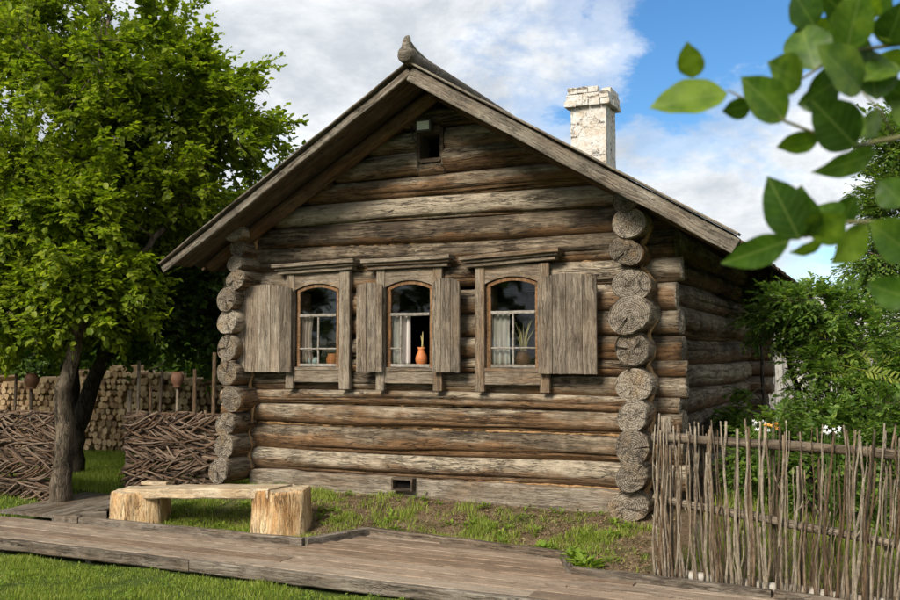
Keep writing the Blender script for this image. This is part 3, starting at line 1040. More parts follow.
window(0, *OPEN[0], 'left window with a folded cloth and small pot on its sill', .012, 200, 'bars')
window(1, *OPEN[1], 'middle window with a terracotta jug behind it', .004, 230, 'open')
window(2, *OPEN[2], 'right window with dry stalks in a pot behind it', .022, 260, 'bars')
shutter(-4.565, -3.83, 1.455, 2.405, .05, 5, 1, -3.83, rad(3), 'wide grey shutter left of the left window')
shutter(-2.965, -2.655, 1.470, 2.405, .03, 3, 2, -2.655, rad(5), 'narrow grey shutter left of the middle window')
shutter(-2.055, -1.725, 1.470, 2.405, .05, 3, 3, -2.055, rad(-6), 'narrow grey shutter right of the middle window')
shutter(-.885, -.265, 1.465, 2.40, .055, 4, 4, -.885, rad(-3), 'wide grey shutter right of the right window')


# gable vent hole frame: left as a gap between two logs, lined with dark boards
M['dark_wood'] = wood_mat('dark_lining', (.03, .022, .015), (.07, .05, .034), (.12, .09, .062), None, 0, 26, .6, .3, 0, .5, 1.0)
gv = empty('gable_vent', (0, 0, 0), 0, parent=house)
for q, (a, b, c, d) in enumerate(((-2.325, -2.285, 3.75, 4.10), (-2.045, -2.005, 3.75, 4.10), (-2.284, -2.046, 3.735, 3.775), (-2.284, -2.046, 4.035, 4.12))):
    V, F = box_data(a, b, .022, .25, c, d)
    obj('vent_frame', make_mesh('vent_frame', V, F, M['dark_wood']), gv)
vb = empty('base_vent', (0, 0, 0), 0, parent=house)
for q, (a, b, c, d) in enumerate(((-2.545, -2.525, .215, .345), (-2.315, -2.295, .215, .345), (-2.524, -2.316, .215, .235), (-2.524, -2.316, .328, .345))):
    V, F = box_data(a, b, -.125, -.03, c, d)
    obj('vent_frame', make_mesh('vent_frame', V, F, M['dark_wood']), vb)
V, F = box_data(-2.524, -2.316, -.052, -.047, .236, .327)  # thin near-black panel, its colour painted as the shade inside the vent hole
M['vent_shade_black'] = plain_mat('vent_shade_black', (.006, .005, .005), (.012, .010, .009), 10, .95, .1, .05)
obj('vent_shade_panel', make_mesh('vent_shade_panel', V, F, M['vent_shade_black']), vb)

# flood lamp above the vent
fl = empty('flood_lamp', (-2.195, -.03, 4.115), 0, 'small square flood lamp fixed above the gable vent hole', 'lamp')
V, F = box_data(-.09, .09, -.05, -.005, -.062, .062)
obj('housing', make_mesh('housing', V, F, M['lamp_body']), fl)
V, F = box_data(-.07, .07, -.056, -.051, -.045, .045)
obj('lens', make_mesh('lens', V, F, M['lamp_glass']), fl)
V, F = box_data(-.02, .02, -.004, .06, -.015, .045)
obj('bracket', make_mesh('bracket', V, F, M['lamp_body']), fl)
V, F = tube_data([(-.07, -.02, -.02), (-.13, -.01, -.03), (-.17, -.005, .03), (-.14, -.02, -.12), (-.08, -.015, -.2), (-.06, .03, -.22)], [.006] * 6, 6)
obj('cable', make_mesh('cable', V, F, M['cable'], True), fl)


# ------------------------------------------------------------------ things behind the windows
def pot(name, loc, prof, mat, label, cat, group=None, sides=22):
    V, F = lathe_data(prof, sides)
    return tag(obj(name, make_mesh(name, V, F, mat, True), None, loc), label, cat, group)


JUG = [(0, 0), (.05, 0), (.062, .03), (.078, .08), (.080, .12), (.066, .17), (.045, .205), (.042, .235), (.056, .265), (.051, .265), (.037, .235), (.04, .2), (.06, .165), (.07, .11), (.05, .02), (0, .02)]
pot('clay_jug', (-2.285, .07, 1.516), [(r * .82, z * .82) for r, z in JUG], M['clay'], 'bright terracotta jug standing in the middle window', 'jug')
POT = [(0, 0), (.055, 0), (.075, .05), (.078, .09), (.06, .13), (.062, .15), (.055, .15), (.052, .13), (.066, .09), (.05, .02), (0, .02)]
pot('clay_pot', (-3.40, .07, 1.516), POT, M['clay'], 'small orange pot on the sill of the left window', 'pot')
pot('clay_pot', (-1.12, .085, 1.516), [(r * 1.1, z * 1.2) for r, z in POT], M['clay_dark'], 'dark brown pot holding dry stalks in the right window', 'pot')


def stalks(loc, n, h, spread, seed, label):
    rg = random.Random(seed)
    e = empty('dry_stalks', loc, 0, label, 'dried grass')
    for i in range(n):
        a = rg.uniform(0, 6.3); s = rg.uniform(.2, 1) * spread
        hh = h * rg.uniform(.6, 1)
        P = [(0.02 * math.cos(a), .02 * math.sin(a), 0), (s * .4 * math.cos(a), s * .25 * math.sin(a), hh * .6), (s * math.cos(a), s * .5 * math.sin(a), hh)]
        V, F = tube_data(P, [.004, .006, .002], 5)
        obj('stalk', make_mesh('stalk', V, F, M['dry'], True), e)


stalks((-1.12, .085, 1.62), 15, .40, .13, 5, 'dry yellow stalks fanning out of the dark pot')
stalks((-2.27, .07, 1.69), 4, .23, .03, 6, 'few dry stalks standing in the terracotta jug')


def curtain(x0, x1, z0, z1, y, folds, seed, mat, label, pinch=0.0):
    rg = random.Random(seed)
    nx, nz = 40, 10
    V = []; F = []
    for j in range(nz + 1):
        v = j / nz
        for i in range(nx + 1):
            u = i / nx
            k = 1 - pinch * math.sin(PI * min(1, v * 1.0)) * .5
            x = x0 + (x1 - x0) * u * k
            V.append((x, y + .016 * math.sin(u * folds * 2 * PI + .5 * math.sin(v * 3)) + .006 * math.sin(u * 17 + v * 2), z1 + (z0 - z1) * v))
    for j in range(nz):
        for i in range(nx):
            a = j * (nx + 1) + i
            F.append((a, a + 1, a + nx + 2, a + nx + 1))
    o = obj('curtain', make_mesh('curtain', V, F, mat, True))
    sm = o.modifiers.new('thickness', 'SOLIDIFY'); sm.thickness = .002
    tag(o, label, 'curtain', 'half curtains hung inside the windows')


curtain(-3.82, -3.65, 1.56, 2.10, .045, 3.2, 1, M['curtain_pink'], 'pinkish curtain on the left side of the left window', .35)
curtain(-2.64, -2.41, 1.53, 2.09, .045, 4.2, 2, M['curtain'], 'pale curtain on the left side of the middle window')
curtain(-1.465, -1.255, 1.53, 2.08, .045, 3.4, 3, M['curtain'], 'white curtain on the left side of the right window')


def folded_cloth():
    rg = random.Random(4)
    V = []; F = []
    for j in range(9):
        for i in range(13):
            u, v = i / 12 * 2 * PI, j / 8 * PI
            r = 1 + .16 * math.sin(3 * u + j) + rg.uniform(-.06, .06)
            V.append((.085 * r * math.sin(v) * math.cos(u), .05 * r * math.sin(v) * math.sin(u), .055 + .055 * r * math.cos(v) * (1 if j < 5 else .9)))
    for j in range(8):
        for i in range(12):
            a = j * 13 + i
            F.append((a, a + 1, a + 14, a + 13))
    tag(obj('folded_cloth', make_mesh('folded_cloth', V, F, M['cloth_blue'], True), None, (-3.68, .085, 1.515)), 'crumpled pale blue cloth on the sill of the left window', 'cloth')


folded_cloth()


# ------------------------------------------------------------------ boardwalk
walk = empty('boardwalk', (0, 0, 0), 0, kind='structure')
ZW = -.10


def deck():
    rg = random.Random(21)
    ys = np.linspace(-2.525, -1.665, 5)          # four boards lengthwise
    # a border point list: kerb line along the back of the walk
    for i in range(4):
        x = -9.5 + rg.uniform(-1, 0)
        while x < 6.5:
            L = rg.uniform(2.6, 4.2)
            y = (ys[i] + ys[i + 1]) / 2
            board('deck_board', (x, y, ZW - .037 + rg.uniform(-.006, .004)), (x + L - .010, y + rg.uniform(-.004, .004), ZW - .037 + rg.uniform(-.006, .004)), (ys[1] - ys[0]) - .024, .037, M['deck'], walk, seed=rg.randint(0, 9999), wob=.0022, bev=.004, seg=7)
            x += L
    # the wider bay in front of the windows
    bay = [(-1.655, -1.50, -2.62, -.10), (-1.495, -1.34, -2.53, -.16), (-1.335, -1.18, -2.46, -.22), (-1.175, -1.02, -2.40, -.55), (-1.015, -.86, -2.34, -1.55)]
    for k, (y0, y1, xa, xb) in enumerate(bay):
        board('deck_board', (xa, (y0 + y1) / 2, ZW - .035), (xb, (y0 + y1) / 2 - .0, ZW - .035), y1 - y0 - .012, .035, M['deck'], walk, seed=50 + k, wob=.002, bev=.004, seg=7)
    # branch leading back between the wattle panels
    for k in range(7):
        x = -6.55 + k * .155
        board('deck_board', (x, -1.62, -.085), (x - .12, -.28, -.075), .148, .035, M['kerb'], walk, seed=70 + k, wob=.002, bev=.004, seg=6)
    # front edge beam
    x = -9.8
    while x < 6.5:
        L = rg.uniform(2.8, 4.0)
        board('edge_beam', (x, -2.567 + rg.uniform(-.006, .006), -.20), (x + L - .008, -2.567 + rg.uniform(-.006, .006), -.20), .075, .10, M['kerb'], walk, seed=rg.randint(0, 999), wob=.004, bev=.010, seg=18, chip=.006)
        x += L
    # kerb boards along the back
    K = [(-5.80, -1.63), (-5.45, -1.60), (-2.66, -1.585), (-2.40, -.84), (-.30, -1.14), (-.06, -1.68), (1.5, -1.80), (4.5, -2.05)]
    for k, (a, b) in enumerate(zip(K[:-1], K[1:])):
        a = Vector((*a, -.20)); b = Vector((*b, -.20))
        d = (b - a).normalized() * .012
        board('kerb_board', a + d, b - d, .075, .155, M['kerb'], walk, seed=90 + k, wob=.004, bev=.008, seg=12, chip=.005)
    board('kerb_board', (-5.62, -1.50, -.2), (-5.40, -1.28, -.2), .07, .17, M['kerb'], walk, seed=97, wob=.004, bev=.008)
    # joists below
    for k in range(14):
        x = -9 + k * 1.15
        board('joist', (x, -2.50, -.255), (x, -1.68, -.255), .08, .115, M['kerb'], walk, seed=120 + k)


deck()


# ------------------------------------------------------------------ bench of two stumps and a plank
def stump_data(r, h, seed, facets, flare=.08):
    rg = random.Random(seed)
    n = 36
    V = []; F = []; mi = []
    fa = facets
    zs = [0, .12, .3, .55, .8, .93, 1.0]
    pr = []
    for k in range(n):
        th = 2 * PI * k / n
        rr = min(1.08, min(1 / max(.001, math.cos(th - f) if math.cos(th - f) > .5 else .001) * d for f, d in fa))
        pr.append(rr * r * (1 + rg.uniform(-.025, .025)))
    gro = {rg.randint(0, n - 1): rg.uniform(.02, .05) for _ in range(5)}
    for j, z in enumerate(zs):
        for k in range(n):
            th = 2 * PI * k / n
            rr = pr[k] * (1 + flare * (1 - z) ** 2) - (gro.get(k, 0) * (.6 + .4 * z)) + rg.uniform(-.004, .004)
            if j == len(zs) - 1: rr -= .012
            V.append((rr * math.cos(th), rr * math.sin(th), z * h + (rg.uniform(-.006, .006) if j else 0)))
    for j in range(len(zs) - 1):
        for k in range(n):
            k2 = (k + 1) % n
            F.append((j * n + k, j * n + k2, (j + 1) * n + k2, (j + 1) * n + k)); mi.append(0)
    prev = [(len(zs) - 1) * n + k for k in range(n)]
    for fr in (.75, .45, .15):
        st = len(V)
        for k in range(n):
            b = V[prev[0] - prev[0] + (len(zs) - 1) * n + k]
            V.append((b[0] * fr, b[1] * fr, h + rg.uniform(-.006, .006)))
        cur = list(range(st, st + n))
        for k in range(n):
            k2 = (k + 1) % n
            F.append((prev[k], prev[k2], cur[k2], cur[k])); mi.append(1)
        prev = cur
    F.append(tuple(prev)); mi.append(1)
    return V, F, mi


def bench():
    b = empty('log_bench', (-3.9, -1.25, -.12), 0, 'rustic bench of a thick plank resting on two split stumps', 'bench')
    def P(x, y, z): return (x + 3.9, y + 1.25, z + .12)
    V, F, mi = stump_data(.31, .45, 3, [(rad(200), .85), (rad(262), .80), (rad(325), .86), (rad(20), .82), (rad(100), .9)])
    o = obj('stump', make_mesh('stump', V, F, [M['stump'], M['stump_top']], 'side', mi), b, P(-3.18, -1.22, -.115), (0, 0, 0))
    V, F, mi = stump_data(.32, .44, 8, [(rad(180), .85), (rad(240), .92), (rad(300), .85), (rad(10), .85), (rad(90), .9)], .05)
    o = obj('stump', make_mesh('stump', V, F, [M['stump'], M['stump_top']], 'side', mi), b, P(-4.98, -1.22, -.225), (0, 0, .3))
    # seat plank let into the stumps
    s = board('seat', P(-5.05, -1.20, .140), P(-3.17, -1.25, .258), .42, .10, M['seat'], b, seed=4, wob=.006, bev=.012, seg=14, chip=.02)
    # wedge left lying on the left stump
    board('wedge', P(-5.12, -1.02, .238), P(-4.80, -.98, .246), .13, .035, M['seat'], b, seed=6, wob=.005)


bench()


# ------------------------------------------------------------------ wattle panels
def wattle(name_label, x0, x1, y, z0, z1, seed, stakes, tall):
    rg = random.Random(seed)
    w = empty('wattle_fence', ((x0 + x1) / 2, y, z0), 0, name_label, 'fence', 'woven wattle panels')
    ox, oz = (x0 + x1) / 2, z0
    protos = []
    for k in range(8):
        L = rg.uniform(.36, .52)
        r = rg.uniform(.009, .0145)
        c = rg.uniform(-.06, .06)
        P = [(L * (i / 5 - .5), .018 * math.sin(PI * i / 5) * -1, c * math.sin(PI * i / 5)) for i in range(6)]
        V, F = tube_data(P, [r * rg.uniform(.8, 1.1) for _ in P], 6, rough=.12, rng=rg)
        protos.append(make_mesh('twig', V, F, M['twig'], True))
    longs = []
    for k in range(4):
        P = [((x1 - x0) * (i / 14 - .5), .022 * math.sin(i * 1.25 + k), .02 * math.sin(i * .9 + k * 2)) for i in range(15)]
        V, F = tube_data(P, [rg.uniform(.013, .019) for _ in P], 6, rough=.1, rng=rg)
        longs.append(make_mesh('twig', V, F, M['twig'], True))
    H = z1 - z0
    n = int(H / .017)
    for i in range(n):                                   # long withies, laid one on another
        o = obj('twig', longs[i % 4], w, (rg.uniform(-.02, .02), rg.uniform(-.01, .03), .01 + i * .017 + rg.uniform(-.005, .005)), (PI * (i % 2), rg.uniform(-.02, .02), PI * (i % 3 == 0)))
        if o.rotation_euler[2] or o.rotation_euler[0]: pass
    bands = 7
    for b in range(bands):                               # herringbone of short split twigs
        zc = H * (b + .5) / bands
        sgn = 1 if b % 2 else -1
        m = int((x1 - x0) / .06)
        for i in range(m):
            if rg.random() < (.18 if b % 3 != 1 else .5): continue
            x = (i + .5) / m * (x1 - x0) - (x1 - x0) / 2 + rg.uniform(-.03, .03)
            x = max(-(x1 - x0) / 2 + .2, min((x1 - x0) / 2 - .2, x))
            steep = rg.uniform(16, 32) if b % 3 != 1 else rg.uniform(3, 12)
            zz_ = min(H - .10, max(.10, zc + rg.uniform(-.045, .045)))
            obj('twig', protos[rg.randrange(8)], w, (x, -.045 - rg.uniform(0, .03), zz_), (0, (sgn if rg.random() > .14 else -sgn) * rad(steep), rad(rg.uniform(-4, 4))))
    for i, x in enumerate(stakes):
        P = [(x - ox, -.0, -.25), (x - ox + rg.uniform(-.01, .01), .0, H * .5), (x - ox + rg.uniform(-.02, .02), 0, H + rg.uniform(-.02, .06))]
        V, F = tube_data(P, [.022, .02, .018], 7, rough=.08, rng=rg)
        obj('stake', make_mesh('stake', V, F, M['stick'], True), w)
    for (x, zt, lean, r) in tall:
        P = [(x - ox - lean, .035, -.2), (x - ox - lean * .4, .035, H * .7), (x - ox, .035, zt - oz)]
        V, F = tube_data(P, [r, r * .95, r * .85], 8, rough=.08, rng=rg)
        obj('pole', make_mesh('pole', V, F, M['stick'], True), w)
    return w


wattle('woven wattle panel between the tree gap and the cabin corner', -6.28, -4.80, -.10, -.02, .95, 5, [-5.9, -5.45, -5.05],
       [(-6.27, 1.22, -.0, .032), (-6.12, 1.58, .03, .022), (-5.93, 1.30, -.02, .024), (-5.75, 1.46, .10, .022), (-5.51, 1.30, .0, .020), (-5.25, 1.48, -.01, .024), (-4.96, 1.68, .02, .027)])
wattle('woven wattle panel left of the leaning tree trunk', -8.20, -6.52, -.80, -.12, .98, 9, [-8.0, -7.1, -6.7],
       [(-7.42, 1.42, .05, .02), (-7.16, 1.30, .0, .022), (-6.6, 1.1, 0, .024), (-7.85, 1.3, .02, .02)])
PB = [(0.0, 0), (.075, 0), (.105, .06), (.115, .12), (.10, .19), (.07, .235), (.066, .25), (.082, .275), (.076, .275), (.06, .25), (.064, .235), (.09, .19), (.1, .1), (0, .02)]
M['clay_pole'] = plain_mat('red_brown_clay', (.13, .06, .035), (.24, .125, .075), 12, .6, .15)
pot('clay_pot', (-5.515, -.065, 1.445), [(r * .68, -z * .66) for r, z in PB], M['clay_pole'], 'upturned brown clay pot on a fence pole near the cabin', 'pot')
pot('clay_pot', (-7.16, -.765, 1.43), [(r * .75, -z * .7) for r, z in PB], M['clay_dark'], 'upturned dark clay pot on a fence pole at the far left', 'pot')


# ------------------------------------------------------------------ firewood stack
def woodpile():
    rg = random.Random(31)
    root = empty('woodpile', (-10.2, 3.6, 0), 0, 'long stack of split firewood behind the trees', 'woodpile')
    V = []; F = []
    rowh = .105
    z = .05
    j = 0
    while z < 1.42:
        x = -3.6 + (j % 2) * .05
        top = 1.32 + .10 * math.sin(x)
        while x < 3.4:
            if z < 1.30 + .12 * math.sin(x * 1.3 + 1):
                r = rg.uniform(.045, .072)
                n = rg.choice((5, 6, 7, 8))
                a0 = rg.uniform(0, 6)
                y0 = rg.uniform(-.05, .05) - .3
                cx, cz = x + rg.uniform(-.012, .012), z + rg.uniform(-.012, .012)
                st = len(V)
                pts = []
                for k in range(n):
                    a = a0 + 2 * PI * k / n + rg.uniform(-.2, .2)
                    q = r * rg.uniform(.82, 1.12)
                    pts.append((cx + q * math.cos(a), cz + q * math.sin(a)))
                for (px, pz) in pts: V.append((px, y0, pz))
                for (px, pz) in pts: V.append((px, y0 + .45, pz))
                F.append(tuple(st + k for k in reversed(range(n))) if False else tuple(st + k for k in range(n)))
                for k in range(n):
                    k2 = (k + 1) % n
                    F.append((st + k2, st + k, st + n + k, st + n + k2))
            x += rg.uniform(.098, .135)
        z += rowh; j += 1
    m, t = new_mat('split_firewood')
    ri = t.n('ShaderNodeNewGeometry').node.outputs['Random Per Island']
    tc = t.n('ShaderNodeTexCoord').node.outputs['Object']
    n1 = t.noise(tc, 24, 4, .6)
    col = t.ramp(t.math('ADD', t.math('MULTIPLY', ri, .6), t.math('MULTIPLY', n1, .4)), [(.2, (.20, .12, .065)), (.5, (.42, .28, .15)), (.8, (.58, .42, .25))])
    finish(m, t, col, .9, n1, .4, .01)
    tag(obj('firewood', make_mesh('firewood', V, F, m), root), kind='stuff')


woodpile()


# ------------------------------------------------------------------ stick fence on the right
def stick_fence():
    rg = random.Random(77)
    A = Vector((.60, -1.52, 0)); B = Vector((3.6, -2.14, 0))
    root = empty('stick_fence', (A.x, A.y, -.12), 0, 'rough fence of thin upright sticks nailed to three rails', 'fence')
    d = (B - A).normalized(); nrm = Vector((d.y, -d.x, 0))        # towards the camera
    Lf = (B - A).length
    def pt(s, off, z): return A + d * s + nrm * off + Vector((0, 0, z)) - root.location
    def zrail(k, s):
        return [1.0 - .03 * s / 1.75, .52 - .16 * s / 1.75, -.05][k]
    for k, r, mat in ((0, .040, 'stick'), (1, .034, 'stick'), (2, .042, 'birch')):
        n = 16
        P = [pt(-.02 + (Lf + .1) * i / n, .0 + rg.uniform(-.006, .006), zrail(k, Lf * i / n) + rg.uniform(-.008, .008)) for i in range(n + 1)]
        # rails lie along their own X axis so the grain follows them
        p0 = P[0]
        fr = frame(p0, P[-1] - P[0], (0, 0, 1)); inv = fr.inverted()
        V, F = tube_data([inv @ p for p in P], [r * rg.uniform(.9, 1.08) * (1 - .15 * i / n) for i in range(n + 1)], 10, rough=.06, rng=rg)
        o = obj('rail', make_mesh('rail', V, F, M[mat] if mat == 'birch' else M['kerb_rail'], True), root)
        o.matrix_local = fr
    for s in (.05, 2.35, 3.0):                                    # posts behind
        P = [pt(s, -.085, -.35), pt(s + .01, -.085, .4), pt(s, -.085, 1.16 if s else 1.1)]
        V, F = tube_data(P, [.045, .043, .04], 9, rough=.06, rng=rg)
        obj('post', make_mesh('post', V, F, M['stick'], True), root)
    s = .0
    i = 0
    while s < Lf:
        lean = -.02 + .10 * sstep(.5, 1.7, s) + rg.uniform(-.032, .032)
        h0 = -.13 + rg.uniform(-.02, .03)
        h1 = rg.choice((1.12, 1.14, 1.10, 1.17, 1.08, 1.13, .92, .84, 1.05)) + rg.uniform(-.04, .04)
        if i == 0: lean, h1 = .035, 1.19
        if rg.random() < .10: h1 = rg.uniform(.35, .6)
        r = rg.choice((.006, .007, .009, .010, .0125)) * rg.uniform(.9, 1.1)
        front = .048 + r * .4 if rg.random() < .84 else -.05 - r
        n = 9
        bend = rg.uniform(-.02, .02); ph = rg.uniform(0, 6)
        base = pt(s, front, h0)
        P = []
        for k in range(n + 1):
            u = k / n
            z = (h1 - h0) * u
            q = d * (lean * u * (h1 - h0) + bend * math.sin(PI * u) + .012 * math.sin(5.5 * u + ph) + .006 * math.sin(13 * u + ph * 2) + rg.uniform(-.003, .003)) + nrm * (rg.uniform(-.006, .006))
            P.append((q.x, q.y, z))
        R = [r * (1.12 - .4 * (k / n)) * rg.uniform(.92, 1.1) for k in range(n + 1)]
        V, F = tube_data(P, R, 6, rough=.14, rng=rg)
        if rg.random() < .3 and h1 > .8:                          # stub of a side shoot
            u = rg.uniform(.45, .85); k = int(u * n)
            a = Vector(P[k]); sd_ = rg.choice((-1, 1))
            b2 = a + d * sd_ * rg.uniform(.03, .05) + Vector((0, 0, rg.uniform(.05, .12)))
            V2, F2 = tube_data([a, a.lerp(b2, .5) + d * sd_ * .006, b2], [r * .65, r * .5, r * .38], 5, off=len(V))
            V += V2; F += F2
        obj('stick', make_mesh('stick', V, F, M['stick'], True), root, base)
        s += rg.uniform(.0125, .0205)
        i += 1
    return root


M['kerb_rail'] = wood_mat('rail_wood', (.07, .053, .037), (.165, .13, .093), (.27, .225, .17), (.16, .10, .056), .4, 26, .7, .4, 0, .6, 1.2)
stick_fence()


# ------------------------------------------------------------------ foliage
def leaf_cloud(name, P, D, N, Ls, Wd, mat, fold=.18, curl=.12):
    """P leaf base points, D unit leaf directions, N unit normals, Ls lengths, Wd width ratio"""
    n = len(P)
    D = D / (np.linalg.norm(D, axis=1, keepdims=True) + 1e-9)
    Sx = np.cross(N, D); Sx /= np.linalg.norm(Sx, axis=1, keepdims=True) + 1e-9
    U = np.cross(D, Sx)
    tpl = np.array([(0, 0, 0), (.30, .46, fold), (.68, .36, fold * .6 - curl * .4), (1, 0, -curl), (.68, -.36, fold * .6 - curl * .4), (.30, -.46, fold)])
    L = Ls[:, None, None]
    V = P[:, None, :] + L * (tpl[None, :, 0:1] * D[:, None, :] + tpl[None, :, 1:2] * Wd * Sx[:, None, :] + tpl[None, :, 2:3] * Wd * U[:, None, :])
    idx = np.arange(n)[:, None] * 6
    F = np.concatenate([np.concatenate([idx, idx + 5, idx + 4, idx + 3], 1), np.concatenate([idx, idx + 3, idx + 2, idx + 1], 1)])
    return V.reshape(-1, 3), F


def unit(a): return a / (np.linalg.norm(a, axis=-1, keepdims=True) + 1e-9)


def crown_points(rng, ells, n, surf=.45):
    """random points in a union of ellipsoids (centre, radii, weight), biased to the outside"""
    w = np.array([e[2] for e in ells], float); w /= w.sum()
    out = []
    for e, k in zip(ells, rng.multinomial(n, w)):
        v = unit(rng.normal(size=(k, 3)))
        r = rng.uniform(0, 1, (k, 1)) ** surf
        out.append(np.array(e[0]) + v * r * np.array(e[1]))
    return np.concatenate(out)


def tree(name, label, trunks, ells, seed, n_limb, n_sub, twigs, lpt, leaf_len, width, mleaf, mbark, cat='tree', group=None, surf=.45, pinnate=False, droop=.25, loose=.18, keep=None, twig_len=(.28, .55), r_limb=.045):
    rng = np.random.default_rng(seed)
    base = np.array(trunks[0][0][0], float)
    root = empty(name, base, 0, label, cat, group)
    TV = []; TF = []
    skel = []                                   # (point, radius)
    def add(pts, radii, sides):
        V, F = tube_data(pts, radii, sides, off=len(TV), cap=True, rough=.05, rng=random.Random(len(TV)))
        TV.extend(V); TF.extend(F)
    for pts, radii in trunks:
        P = np.array(pts, float); R = np.array(radii, float)
        t = np.linspace(0, len(P) - 1, 5 * (len(P) - 1) + 1)
        PP = np.stack([np.interp(t, np.arange(len(P)), P[:, i]) for i in range(3)], 1)
        RR = np.interp(t, np.arange(len(P)), R)
        PP[1:-1] = (PP[:-2] + 2 * PP[1:-1] + PP[2:]) / 4
        PP[1:-1] += rng.normal(0, .012, (len(PP) - 2, 3))
        add(PP, RR, 12)
        for p, r in zip(PP[len(PP) // 3:], RR[len(PP) // 3:]): skel.append((p, r))
    def curve(a, b, lift, n=7, wob=.05):
        m = (a + b) / 2 + np.array([0, 0, lift]) + rng.normal(0, wob, 3)
        t = np.linspace(0, 1, n)[:, None]
        return (1 - t) ** 2 * a + 2 * t * (1 - t) * m + t * t * b
    subs = []
    targets = crown_points(rng, ells, n_limb, .35)
    sp0 = np.array([s[0] for s in skel]); sr0 = np.array([s[1] for s in skel])
    for tg in targets:
        c = np.linalg.norm(sp0 - tg, axis=1) + 1.2 * np.maximum(0, sp0[:, 2] - tg[2] + .3)
        i = int(np.argmin(c + rng.uniform(0, .5, len(c))))
        C = curve(sp0[i], tg, .12 * np.linalg.norm(tg - sp0[i]))
        r0 = min(sr0[i] * .6, r_limb)
        add(C, np.linspace(r0, r0 * .25, len(C)), 6)
        for p, r in zip(C[2:], np.linspace(r0, r0 * .25, len(C))[2:]): subs.append((p, r))
    sp = np.array([s[0] for s in subs]); sr = np.array([s[1] for s in subs])
    T = crown_points(rng, ells, n_sub, surf)
    if keep is not None: T = T[keep(T)]
    tw_s = []; tw_d = []
    centre = np.mean([e[0] for e in ells], axis=0)
    for tg in T:
        i = int(np.argmin(np.linalg.norm(sp - tg, axis=1)))
        C = curve(sp[i], tg, .05, 5, .04)
        r0 = min(sr[i] * .7, .014)
        add(C, np.linspace(r0, .004, len(C)), 4)
        out = unit(tg - centre)
        for k in range(twigs):
            j = rng.uniform(.35, 1) * (len(C) - 1)
            q = C[int(j)] + (C[min(int(j) + 1, len(C) - 1)] - C[int(j)]) * (j % 1)
            dd = unit(.55 * out + .5 * unit(C[-1] - C[0]) + rng.normal(0, .55, 3) + np.array([0, 0, .05]))
            tw_s.append(q); tw_d.append(dd)
    tw_s = np.array(tw_s); tw_d = np.array(tw_d)
    if keep is not None:
        kk = keep(tw_s); tw_s = tw_s[kk]; tw_d = tw_d[kk]
    nt = len(tw_s)
    tl = rng.uniform(*twig_len, nt)
    # thin twigs
    side = unit(np.cross(tw_d, np.array([0, 0, 1.0]) + rng.normal(0, .1, (nt, 3))))
    upv = np.cross(side, tw_d)
    u = np.linspace(.12, 1, lpt)
    P = tw_s[:, None, :] + tw_d[:, None, :] * (tl[:, None, None] * u[None, :, None])
    P[..., 2] -= droop * tl[:, None] * u[None, :] ** 2 * .6
    sgn = np.where(np.arange(lpt) % 2 == 0, 1.0, -1.0)[None, :, None]
    ang = rng.uniform(.5 - loose, 1.0 + loose, (nt, lpt, 1))
    D = unit(tw_d[:, None, :] * np.cos(ang) + side[:, None, :] * sgn * np.sin(ang) + rng.normal(0, loose, (nt, lpt, 3)) - np.array([0, 0, droop * .5]))
    N = unit(upv[:, None, :] + np.array([0, 0, .5]) + rng.normal(0, .38, (nt, lpt, 3)))
    Ls = leaf_len * rng.uniform(.5, 1.25, (nt, lpt))
    if pinnate:                                 # feathered leaves: leaflets in pairs along a rachis
        Ls = Ls * (1 - .35 * np.abs(u[None, :] - .5))
    V, F = leaf_cloud(name, P.reshape(-1, 3) - base, D.reshape(-1, 3), N.reshape(-1, 3), Ls.ravel(), width, mleaf)
    # twig strips joined to the limbs mesh
    for a, dd, l in zip(tw_s[::2], tw_d[::2], tl[::2]):
        e = a + dd * l; e[2] -= droop * l * .6
        V2, F2 = tube_data([a, (a + e) / 2 + np.array([0, 0, droop * l * .1]), e], [.0042, .003, .0015], 3, off=len(TV), cap=False)
        TV.extend(V2); TF.extend(F2)
    obj('trunk', make_mesh('trunk', np.array(TV) - base, TF, mbark, True), root)
    obj('crown', fast_mesh('crown', V, F, mleaf), root)
    return root


def above_roof(P):
    z = ZR - SLOPE * np.abs(P[:, 0] - XC) + .35
    inside = (P[:, 0] > XC - EAVE - .35) & (P[:, 0] < XC + EAVE + .3) & (P[:, 1] > -.9) & (P[:, 1] < 7.6)
    return ~(inside & (P[:, 2] < z))


